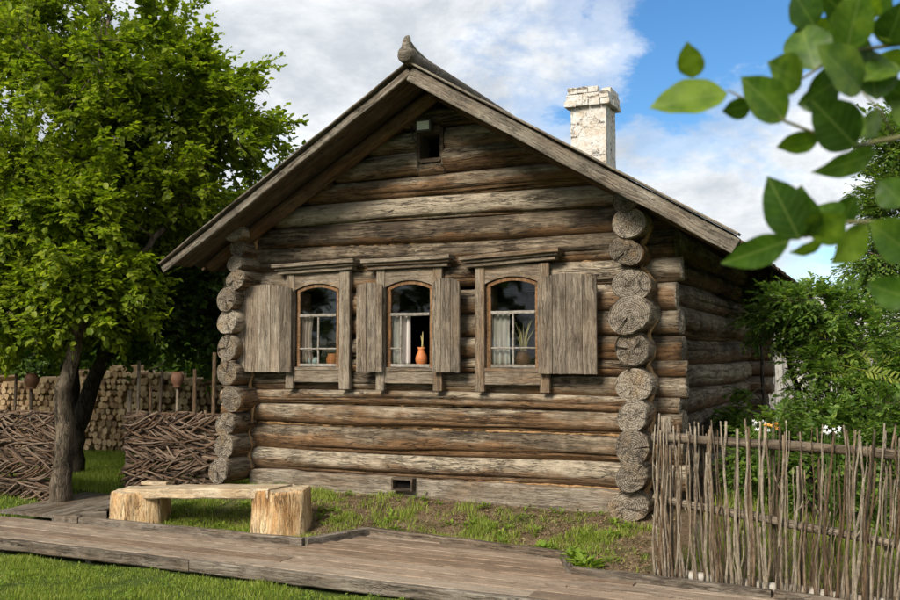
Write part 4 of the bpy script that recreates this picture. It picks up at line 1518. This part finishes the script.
tree('broadleaf_tree', 'large bright green tree with a pale leaning trunk left of the cabin', [
    ([(-6.50, -.90, -.15), (-6.48, -.88, .6), (-6.52, -.86, 1.25), (-6.42, -.75, 2.0), (-6.55, -.5, 3.1), (-6.8, -.1, 4.4), (-6.9, .1, 6.2)], [.13, .102, .092, .07, .055, .04, .02]),
    ([(-6.44, -.78, 1.85), (-6.3, -.5, 2.4), (-6.05, .1, 3.1), (-5.8, .6, 3.9), (-5.6, .9, 4.9)], [.07, .05, .04, .03, .015]),
    ([(-6.46, -.76, 2.0), (-6.8, -.8, 2.7), (-7.4, -.8, 3.5), (-8.0, -.6, 4.5)], [.07, .05, .035, .02])],
    [((-7.3, .0, 4.9), (2.1, 1.8, 2.2), 1.0), ((-5.85, .8, 4.45), (1.35, 1.3, 1.3), .55), ((-7.9, -.6, 3.2), (1.7, 1.3, 1.3), .6), ((-6.7, -.7, 2.9), (1.15, 1.0, .95), .45), ((-6.9, .2, 4.3), (1.3, 1.3, 1.6), .7), ((-6.1, .6, 5.0), (.95, 1.0, .9), .2), ((-8.4, .0, 6.0), (1.5, 1.4, 1.4), .3), ((-7.5, -.7, 2.1), (1.3, 1.0, .6), .4), ((-6.4, -.5, 2.35), (1.0, .8, .6), .35)],
    11, 36, 1100, 15, 8, .080, .84, M['leaf_main'], M['bark'], keep=above_roof, surf=.5, droop=.06, twig_len=(.12, .34), loose=.42)

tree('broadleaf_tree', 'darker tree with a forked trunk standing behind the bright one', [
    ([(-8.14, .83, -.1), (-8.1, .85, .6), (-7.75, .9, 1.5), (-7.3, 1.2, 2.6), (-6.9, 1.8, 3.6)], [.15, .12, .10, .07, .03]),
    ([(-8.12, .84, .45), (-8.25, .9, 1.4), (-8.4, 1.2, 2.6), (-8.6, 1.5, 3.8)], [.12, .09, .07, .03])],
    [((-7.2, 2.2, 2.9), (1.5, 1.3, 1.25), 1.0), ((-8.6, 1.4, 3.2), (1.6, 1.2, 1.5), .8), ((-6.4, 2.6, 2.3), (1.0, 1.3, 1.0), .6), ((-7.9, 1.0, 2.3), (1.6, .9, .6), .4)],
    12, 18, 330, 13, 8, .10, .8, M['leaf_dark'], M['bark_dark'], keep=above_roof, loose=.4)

for k, (x, y, h, r, lab) in enumerate([(-11.5, 7.0, 5.5, 2.3, 'dark background tree behind the left half of the firewood stack'),
                                       (-8.3, 7.5, 5.0, 2.1, 'dark background tree behind the right end of the firewood stack'),
                                       (-15.5, 5.0, 6.0, 2.6, 'dark background tree at the far left end of the firewood stack')]):
    tree('background_tree', lab, [([(x, y, -.1), (x + .1, y, h * .35), (x - .1, y + .1, h * .8)], [.2, .15, .05])],
         [((x, y, h * .62), (r, r * .9, h * .40), 1.0), ((x + .8, y - .8, h * .32), (r * 1.1, r * .6, h * .24), .7)], 40 + k, 12, 170, 9, 10, .17, .7, M['leaf_dark'], M['bark_dark'], group='trees behind the firewood')

tree('broadleaf_tree', 'tree beyond the left edge that shades the firewood', [([(-10.4, -2.6, -.3), (-10.3, -2.6, 1.6), (-10.4, -2.5, 4.2)], [.2, .16, .05])],
     [((-10.4, -2.5, 4.4), (1.9, 1.9, 2.0), 1.0), ((-11.8, -1.2, 4.2), (1.7, 1.7, 1.9), .8)], 47, 14, 150, 9, 9, .15, .7, M['leaf_main'], M['bark'])

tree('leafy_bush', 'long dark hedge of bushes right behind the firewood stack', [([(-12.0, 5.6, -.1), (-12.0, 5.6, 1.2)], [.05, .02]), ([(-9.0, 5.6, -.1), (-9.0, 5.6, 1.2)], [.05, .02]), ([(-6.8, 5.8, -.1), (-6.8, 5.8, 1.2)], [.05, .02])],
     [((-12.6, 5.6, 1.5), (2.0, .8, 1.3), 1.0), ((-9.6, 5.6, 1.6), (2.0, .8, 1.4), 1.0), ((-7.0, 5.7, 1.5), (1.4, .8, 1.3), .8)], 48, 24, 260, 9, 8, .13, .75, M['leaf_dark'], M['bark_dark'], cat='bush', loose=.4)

# right side, behind the stick fence
tree('feather_leaved_shrub', 'tall feathery leaved shrub growing beside the cabin side wall', [
    ([(1.55, 1.7, -.05), (1.5, 1.7, .8), (1.3, 1.8, 1.6), (1.25, 1.9, 2.2)], [.045, .038, .028, .01]),
    ([(1.65, 1.75, -.05), (1.8, 1.8, .9), (1.9, 1.9, 1.7), (2.1, 2.0, 2.2)], [.04, .035, .026, .01]),
    ([(1.75, 1.6, -.05), (2.2, 1.5, .9), (2.5, 1.6, 1.6)], [.035, .03, .012])],
    [((1.5, 1.8, 2.05), (.62, .7, .42), .8), ((2.05, 1.75, 1.75), (.8, .8, .65), 1.0), ((2.6, 1.6, 1.4), (.7, .7, .6), .6), ((1.95, 1.3, 1.25), (.7, .6, .55), .8)],
    51, 20, 260, 7, 12, .080, .46, M['leaf_bush'], M['bark_dark'], cat='shrub', pinnate=True, droop=.5, twig_len=(.2, .32), r_limb=.02)
tree('leafy_bush', 'low dense dark green bush just behind the stick fence', [
    ([(1.7, .2, -.05), (1.6, .2, .5), (1.5, .3, 1.0)], [.03, .025, .01]), ([(2.4, .0, -.05), (2.5, .1, .6), (2.5, .1, 1.0)], [.03, .025, .01]), ([(2.0, .3, -.05), (2.0, .35, .8)], [.03, .01])],
    [((1.45, .5, .75), (.60, .5, .55), .8), ((2.2, .2, .75), (.8, .55, .60), 1.0), ((3.0, -.1, .8), (.8, .6, .65), .7), ((1.1, 1.0, .55), (.4, .5, .5), .4)],
    52, 26, 320, 7, 12, .05, .6, M['leaf_bush'], M['bark_dark'], cat='bush', droop=.2, twig_len=(.12, .26), r_limb=.012)
tree('climbing_shrub', 'loose shrub reaching up the dark cabin side wall', [
    ([(.75, 4.4, -.05), (.72, 4.4, 1.0), (.68, 4.5, 2.0), (.72, 4.6, 2.7)], [.03, .025, .018, .006])],
    [((.78, 4.6, 2.25), (.30, .6, .5), 1.0), ((.62, 2.6, .75), (.2, .5, .5), .5)],
    53, 12, 60, 7, 9, .085, .6, M['leaf_bush'], M['bark_dark'], cat='shrub', droop=.2, twig_len=(.15, .3), r_limb=.012)
tree('fine_leaved_tree', 'tall small leaved tree rising behind the shrubs at the right', [
    ([(2.9, 7.4, -.1), (2.85, 7.4, 2.0), (2.75, 7.3, 3.6), (2.7, 7.3, 5.2)], [.12, .10, .07, .02])],
    [((2.40, 7.2, 4.5), (.60, .8, 1.0), 1.0), ((3.2, 7.2, 4.0), (1.1, .9, 1.4), 1.0), ((2.3, 7.1, 3.0), (.6, .7, .7), .5)],
    54, 18, 230, 9, 12, .08, .6, M['leaf_bush'], M['bark'], keep=None)
tree('background_tree', 'broad dark tree far behind the shrubs at the right', [
    ([(3.2, 10.5, -.1), (3.2, 10.5, 1.6), (3.3, 10.4, 2.6)], [.16, .12, .05])],
    [((2.7, 10.2, 1.7), (1.5, 1.0, 1.0), 1.0), ((4.5, 9.5, 1.9), (1.6, 1.2, 1.3), 1.0), ((3.2, 6.0, 1.0), (1.4, .9, 1.0), .8)], 55, 14, 120, 8, 11, .11, .6, M['leaf_dark'], M['bark_dark'])


for k, (x, y, h, r, lab) in enumerate([(-9.5, -15.5, 7.0, 3.0, 'tree standing far behind the viewer at the left of the lawn'), (-4.6, -17.0, 7.5, 3.0, 'tree standing far behind the viewer in the middle of the lawn'), (-14.5, -14.0, 6.5, 2.8, 'tree standing far behind the viewer at the lawn edge')]):
    tree('background_tree', lab, [([(x, y, -.3), (x + .1, y, h * .35), (x - .1, y + .1, h * .8)], [.2, .15, .05])],
         [((x, y, h * .6), (r, r * .9, h * .45), 1.0)], 60 + k, 10, 90, 8, 9, .24, .7, M['leaf_dark'], M['bark_dark'], group='trees across the lawn')


# a few yellow-green sprays and flower heads above the fence
def yellow_sprays():
    rng = np.random.default_rng(8)
    for k, (px, py, dep) in enumerate(((810, 332, 10.0), (838, 372, 9.6), (884, 375, 8.8), (872, 357, 9.4))):
        c = np.array(at(px, py, dep))
        n = 18
        dirv = unit(np.array([rng.uniform(.5, 1), -.3, rng.uniform(-.25, .1)]))
        u = np.linspace(0, 1, n)
        P = c + dirv * (u[:, None] - .5) * .34
        P[:, 2] -= .08 * (u - .3) ** 2
        s = np.where(np.arange(n) % 2, 1, -1)[:, None]
        D = unit(dirv * .6 + s * np.array([.1, .3, .75]) + rng.normal(0, .1, (n, 3)))
        V, F = leaf_cloud('x', P - c, D, unit(np.array([0.3, -.8, .4]) + rng.normal(0, .2, (n, 3))), rng.uniform(.06, .1, n), .3, None)
        root = empty('yellow_spray', c, 0, ['yellow feather leaf highest in the tall shrub', 'yellow feather leaf low in the middle of the shrub', 'yellow feather leaf nearest the right edge', 'yellow feather leaf just left of the rightmost one'][k], 'leaf', 'yellowing leaves in the shrub')
        obj('leaflets', fast_mesh('leaflets', V, F, M['leaf_yellow']), root)
        st = [tuple(dirv * (-.42)), (0, 0, .0), tuple(P[-1] - c)]
        V, F = tube_data(st, [.005, .004, .002], 4)
        obj('stem', make_mesh('stem', V, F, M['leaf_yellow'], True), root)


yellow_sprays()


def flower(x, y, z, seed, mat, label, n=9, sp=.07):
    rg = random.Random(seed)
    e = empty('flower_cluster', (x, y, ground_h(x, y)), 0, label, 'flower')
    h = z - float(ground_h(x, y))
    for i in range(n):
        cx, cy, cz = rg.uniform(-sp, sp), rg.uniform(-sp, sp), h + rg.uniform(-sp, sp) * .8
        V = [(cx, cy - .004, cz)]; F = []
        a0 = rg.uniform(0, 6)
        tl = rg.uniform(-.012, .012)
        for k in range(10):
            a = a0 + k * PI / 5
            r = .019 if k % 2 == 0 else .008
            V.append((cx + r * math.cos(a), cy + tl * math.sin(a) + .006 * (k % 2 == 0), cz + r * math.sin(a)))
        for k in range(10): F.append((0, 1 + k, 1 + (k + 1) % 10))
        obj('blossom', make_mesh('blossom', V, F, mat), e)
        V, F = tube_data([(0, 0, -.05), (cx * .6, cy * .6, h * .6), (cx, cy, cz)], [.003, .0025, .002], 4)
        obj('stem', make_mesh('stem', V, F, M['leaf_dark'], True), e)


flower(1.28, -.55, 1.04, 1, M['white_flower'], 'white blossoms just above the rail beside the orange ones', 9, .06)
flower(1.37, -.60, 1.06, 2, M['orange_flower'], 'orange blossoms just above the top fence rail', 7, .045)
flower(1.86, -.80, 1.03, 3, M['white_flower'], 'white blossoms above the rail at the right of the fence', 10, .06)


# grey board shed far behind
def shed():
    root = empty('board_shed', (1.6, 12.6, 0), 0, 'grey upright board shed behind the cabin', 'shed')
    rg = random.Random(6)
    x = -2.4
    while x < 3.4:
        w = rg.uniform(.15, .22)
        V, F = board_data(2.15 + rg.uniform(-.03, .03), w - .008, .03, rg, .003)
        o = obj('wall_board', make_mesh('wall_board', [(y_, -z_, x_) for x_, y_, z_ in V], [f[::-1] for f in F], M['shed']), root, (x + w / 2, rg.uniform(-.008, .008), -.05))
        x += w
    V = []; F = []
    V = [(-2.8, -.5, 1.95), (3.8, -.5, 1.95), (3.8, 3.2, 3.0), (-2.8, 3.2, 3.0), (-2.8, -.5, 2.03), (3.8, -.5, 2.03), (3.8, 3.2, 3.08), (-2.8, 3.2, 3.08)]
    obj('roof', make_mesh('roof', V, BOXF, M['shed']), root)
    V, F = box_data(-2.4, 3.4, .05, 3.0, -.1, 1.9)
    obj('inner_wall', make_mesh('inner_wall', V, F, M['dark_inside']), root)


shed()


# ------------------------------------------------------------------ grass
def noise2(x, y, s=1.0, seed=0):
    r = np.random.default_rng(seed)
    v = 0
    for k in range(6):
        a = r.uniform(0, 6.28); f = s * (1.0 + k * .9); p = r.uniform(0, 6.28, 2)
        v = v + np.sin((x * math.cos(a) + y * math.sin(a)) * f + p[0]) * np.cos((y * math.cos(a) - x * math.sin(a)) * f * .8 + p[1]) / (1 + .4 * k)
    return v


def blades(name, X, Y, H, Wb, mat, seed, label, lean=.5):
    rng = np.random.default_rng(seed)
    n = len(X)
    Z = ground_h(X, Y) - .008
    a = rng.uniform(0, 2 * PI, n)
    side = np.stack([np.cos(a), np.sin(a), np.zeros(n)], 1)
    b = rng.uniform(0, 2 * PI, n)
    ln = np.stack([np.cos(b), np.sin(b), np.zeros(n)], 1) * (rng.uniform(.1, 1, n) * lean * H)[:, None]
    P = np.stack([X, Y, Z], 1)
    up = np.array([0, 0, 1.0])
    v0 = P - side * Wb[:, None] / 2
    v1 = P + side * Wb[:, None] / 2
    m = P + up * (H * .6)[:, None] + ln * .35
    v2 = m + side * Wb[:, None] * .38
    v3 = m - side * Wb[:, None] * .38
    t = P + up * (H * .92)[:, None] + ln
    v4 = t + side * Wb[:, None] * .06
    v5 = t - side * Wb[:, None] * .06
    V = np.stack([v0, v1, v2, v3, v4, v5], 1).reshape(-1, 3)
    i = np.arange(n)[:, None] * 6
    F = np.concatenate([np.concatenate([i, i + 1, i + 2, i + 3], 1), np.concatenate([i + 3, i + 2, i + 4, i + 5], 1)])
    o = obj(name, fast_mesh(name, V, F, mat))
    tag(o, label, 'grass', kind='stuff')


def grass():
    rng = np.random.default_rng(3)
    # lawn in front of the walk
    n = 120000
    X = rng.uniform(-7.0, 1.5, n); Y = -2.62 - rng.uniform(0, 1, n) ** 1.2 * 2.6
    d = noise2(X, Y, 3.0, 1)
    k = rng.uniform(0, 1, n) < np.clip(.75 + .3 * d, .25, 1)
    X, Y = X[k], Y[k]; d = d[k]
    H = rng.uniform(.018, .05, len(X)) * (1 + .35 * d)
    blades('lawn_grass', X, Y, np.clip(H, .02, .12), rng.uniform(.003, .0065, len(X)), M['grass'], 4, 'short mown grass in front of the boardwalk')
    # grass between kerb and cabin: tufts with bare soil between
    n = 60000
    X = rng.uniform(-5.6, .45, n); Y = rng.uniform(-1.55, .0, n)
    kline = kerb_y(X) + .05
    d = noise2(X, Y, 4.2, 7) + .6 * noise2(X, Y, 11, 9)
    band = np.clip((-.42 - Y) / .5, 0, 1) * (1 - sstep(-.35, .25, X)) + .9 * (1 - sstep(-3.6, -2.9, X))
    p = np.clip(band * .7 + .5 * d - .04, 0, 1)
    k = (Y > kline) & (rng.uniform(0, 1, n) < p)
    X, Y, d = X[k], Y[k], d[k]
    blades('bank_grass', X, Y, np.clip(rng.uniform(.02, .065, len(X)) * (1 + .3 * d), .015, .11), rng.uniform(.004, .008, len(X)), M['grass'], 5, 'patchy grass on the bank below the cabin wall', .7)
    n = 9000
    X = rng.uniform(-9.5, -5.9, n); Y = rng.uniform(-1.6, -.1, n)
    k = (X < -6.72) | (Y > -.25)
    blades('strip_grass', X[k], Y[k], rng.uniform(.03, .07, k.sum()), rng.uniform(.005, .009, k.sum()), M['grass'], 8, 'grass strip in front of the left wattle panel')
    n = 70000
    X = rng.uniform(-5.4, .5, n); Y = rng.uniform(-1.6, -.05, n)
    d = noise2(X, Y, 5.2, 17)
    k = (Y > kerb_y(X) + .05) & (rng.uniform(0, 1, n) < np.clip(.4 + .4 * d, 0, 1))
    blades('dry_grass', X[k], Y[k], rng.uniform(.006, .03, k.sum()), rng.uniform(.003, .007, k.sum()), M['straw'], 9, 'dry straw coloured grass on the bank below the cabin wall', 2.2)
    # lawn beyond the gap and left strip
    n = 50000
    X = rng.uniform(-10.5, -5.2, n); Y = rng.uniform(-.2, 3.3, n)
    blades('shade_grass', X, Y, rng.uniform(.04, .08, n), rng.uniform(.006, .011, n), M['grass'], 6, 'shaded grass between the wattle panels and the firewood')
    # right, behind the fence
    n = 9000
    X = rng.uniform(.7, 4.5, n); Y = rng.uniform(-1.4, 2, n)
    blades('fence_grass', X, Y, rng.uniform(.06, .22, n), rng.uniform(.005, .010, n), M['grass'], 7, 'long grass behind the stick fence')
    # broad-leaved weeds on bank and lawn
    P = []; D = []; N = []; L = []
    def clump(x, y, m, r, ll):
        for _ in range(m):
            a = rng.uniform(0, 6.28)
            q = rng.uniform(0, r)
            px, py = x + q * math.cos(a), y + q * math.sin(a)
            el = rng.uniform(.1, .9)
            P.append((px, py, float(ground_h(px, py)) + rng.uniform(.005, .05)))
            a2 = a + rng.uniform(-.6, .6)
            D.append((math.cos(a2) * math.cos(el), math.sin(a2) * math.cos(el), math.sin(el)))
            N.append((-.3 * math.cos(a2), -.3 * math.sin(a2), 1)); L.append(ll * rng.uniform(.6, 1.2))
    for _ in range(95):
        x = rng.uniform(-5.2, .2); y = rng.uniform(-1.5, -.12)
        if y < kerb_y(x) + .09: continue
        clump(x, y, int(rng.integers(8, 26)), rng.uniform(.03, .09), rng.uniform(.03, .06))
    for x in np.arange(-4.3, -.2, .16):
        if rng.random() < .6: clump(x + rng.uniform(-.05, .05), -.24 + rng.uniform(-.04, .03), int(rng.integers(4, 12)), .04, .045)
    for (x, y) in ((-.15, -1.35), (-.3, -1.2), (.0, -1.5), (-.55, -1.0)):
        clump(x, y, 60, .12, .085)
    for _ in range(620):
        clump(rng.uniform(-6.5, .5), rng.uniform(-5, -2.7), int(rng.integers(5, 14)), .05, .028)
    V, F = leaf_cloud('weed', np.array(P), np.array(D), unit(np.array(N)), np.array(L), .55, None)
    tag(obj('weed_leaves', fast_mesh('weed_leaves', V, F, M['weed'])), 'broad leaved weeds dotted through the grass', 'weeds', kind='stuff')
    # dead leaves and litter
    n = 5200
    X = rng.uniform(-5.3, .55, n); Y = rng.uniform(-1.55, -.08, n)
    k = Y > kerb_y(X) + .06
    X, Y = X[k], Y[k]; n = len(X)
    a = rng.uniform(0, 6.28, n)
    V, F = leaf_cloud('litter', np.stack([X, Y, ground_h(X, Y) + rng.uniform(.002, .018, n)], 1), np.stack([np.cos(a), np.sin(a), rng.normal(0, .25, n)], 1),
                      unit(np.stack([rng.normal(0, .35, n), rng.normal(0, .35, n), np.ones(n)], 1)), rng.uniform(.008, .035, n), .6, None)
    tag(obj('leaf_litter', fast_mesh('leaf_litter', V, F, M['litter'])), 'dead leaves and litter on the bank below the cabin wall', 'litter', kind='stuff')
    # clods and pebbles on the bare soil
    n = 700
    V = []; F = []
    X = rng.uniform(-4.2, .5, n); Y = rng.uniform(-1.5, -.15, n)
    kl = kerb_y(X) + .09
    for x, y in zip(X[Y > kl], Y[Y > kl]):
        r = rng.uniform(.006, .022); z = float(ground_h(x, y)); st = len(V)
        for dx, dy, dz in ((1, 0, 0), (0, 1, 0), (-1, 0, 0), (0, -1, 0), (0, 0, .8), (0, 0, -.6)):
            V.append((x + r * (dx + rng.uniform(-.3, .3)), y + r * (dy + rng.uniform(-.3, .3)), z + r * (dz + rng.uniform(-.2, .2))))
        for a, b in ((0, 1), (1, 2), (2, 3), (3, 0)):
            F.append((st + a, st + b, st + 4)); F.append((st + b, st + a, st + 5))
    tag(obj('soil_clods', make_mesh('soil_clods', V, F, M['ground'])), 'small clods of soil on the bank', 'soil', kind='stuff')


grass()


# ------------------------------------------------------------------ near branch at the upper right
def near_branch():
    root = empty('leafy_branch', at(985, 140, .80), 0, 'blurred green leafy branch hanging close at the upper right', 'branch')
    o0 = root.location.copy()
    def stem(pix, r0, r1):
        P = [at(*p) - o0 for p in pix]
        n = len(P)
        V, F = tube_data(P, [r0 + (r1 - r0) * i / (n - 1) for i in range(n)], 8)
        obj('twig', make_mesh('twig', V, F, M['near_twig'], True), root)
    stem([(985, 140, .80), (940, 128, .79), (895, 138, .78), (855, 146, .77), (820, 135, .76), (785, 121, .755), (752, 103, .75), (728, 90, .745)], .0026, .0008)
    stem([(985, 70, .82), (930, 40, .80), (885, 46, .79), (845, 52, .78), (815, 70, .775), (800, 80, .77)], .0024, .0009)
    stem([(985, 230, .81), (930, 226, .79), (880, 222, .78), (845, 222, .77), (808, 236, .76), (786, 238, .755)], .0024, .0008)
    stem([(895, 138, .78), (880, 110, .775), (862, 92, .77)], .0012, .0007)
    # base pixel, tip pixel, width in pixels, depth, roll
    Ls = [((728, 92), (649, 106), 40, .745, 35), ((694, 78), (687, 42), 30, .76, 0), ((786, 120), (742, 76), 46, .755, 20), ((752, 104), (722, 112), 24, .75, -30),
          ((802, 84), (768, 62), 40, .77, 30), ((815, 70), (800, 22), 52, .775, 10), ((846, 52), (862, -14), 46, .78, -20), ((815, 26), (793, -8), 44, .80, 25), ((886, 46), (905, 0), 44, .79, 10),
          ((862, 92), (820, 44), 46, .77, 35), ((856, 146), (812, 100), 54, .76, 15), ((862, 112), (832, 132), 44, .77, -10), ((876, 100), (868, 46), 42, .775, 40), ((820, 136), (776, 148), 26, .76, -25),
          ((822, 100), (797, 104), 24, .77, 10), ((878, 152), (816, 174), 26, .775, -35), ((905, 132), (912, 72), 44, .785, 15), ((800, 240), (768, 176), 50, .755, 10), ((806, 238), (800, 186), 46, .765, -25),
          ((790, 240), (722, 264), 34, .755, -20), ((808, 236), (846, 216), 44, .76, 20), ((838, 224), (818, 205), 36, .77, 15), ((868, 226), (832, 264), 30, .775, -40), ((826, 238), (790, 254), 18, .77, -60),
          ((842, 222), (856, 194), 26, .80, -15), ((905, 205), (878, 180), 38, .785, 10), ((912, 255), (870, 222), 46, .78, 25), ((915, 300), (866, 284), 38, .775, -10), ((840, 78), (802, 104), 40, .78, -35), ((905, 28), (870, 30), 34, .80, 20), ((850, 20), (824, -6), 34, .79, 15), ((880, 14), (850, 4), 30, .785, -20), ((895, 62), (866, 78), 30, .79, 30), ((835, 60), (852, 92), 34, .785, 10), ((915, 100), (880, 84), 34, .80, -15), ((845, 28), (836, 66), 32, .80, -30), ((870, 60), (838, 40), 34, .795, 15), ((900, 48), (880, 76), 32, .80, -25), ((868, 12), (892, -8), 34, .81, 10), ((858, 128), (885, 118), 30, .785, 20), ((830, 18), (812, 40), 30, .805, -15)]
    rg = random.Random(12)
    for (b, t, wpx, dep, roll) in Ls:
        p0 = at(*b, dep); p1 = at(*t, dep + rg.uniform(-.03, .03))
        d = p1 - p0; L = d.length
        w = wpx / FPX * dep * .9
        toc = (Vector(CAM) - p0).normalized()
        x = d.normalized()
        n = (toc - x * toc.dot(x)).normalized()
        n = Matrix.Rotation(rad(roll + rg.uniform(-8, 8)), 3, x) @ n
        # unit leaf: length 1 along X, half width from an ovate profile, folded along the midrib
        N = 14
        V = []; F = []
        bend = rg.uniform(.04, .14)
        for i in range(N + 1):
            u = i / N
            hw = (math.sin(PI * min(1, u ** .85)) ** .85) * .5 * w / L * 1.0 / max(.55, math.cos(rad(roll)))
            if u > .8: hw *= 1 - .25 * (u - .8) / .2
            zc = -bend * (u - .3) ** 2
            for s, f in ((-1, 1), (-.55, .45), (0, 0), (.55, .45), (1, 1)):
                V.append((u, s * hw, zc + .16 * abs(s) * hw * 1.3 + .012 * math.sin(u * 19 + s * 2) * abs(s)))
        for i in range(N):
            for k in range(4):
                a = i * 5 + k
                F.append((a, a + 5, a + 6, a + 1))
        me = make_mesh('leaf', V, F, M['near_leaf'], True)
        o = obj('leaf', me, root)
        o.matrix_local = Matrix.Translation(-o0) @ frame(p0, x, n) @ Matrix.Scale(L, 4)


M['near_twig'] = plain_mat('green_twig', (.10, .09, .04), (.17, .17, .07), 20, .6, .2)
near_branch()
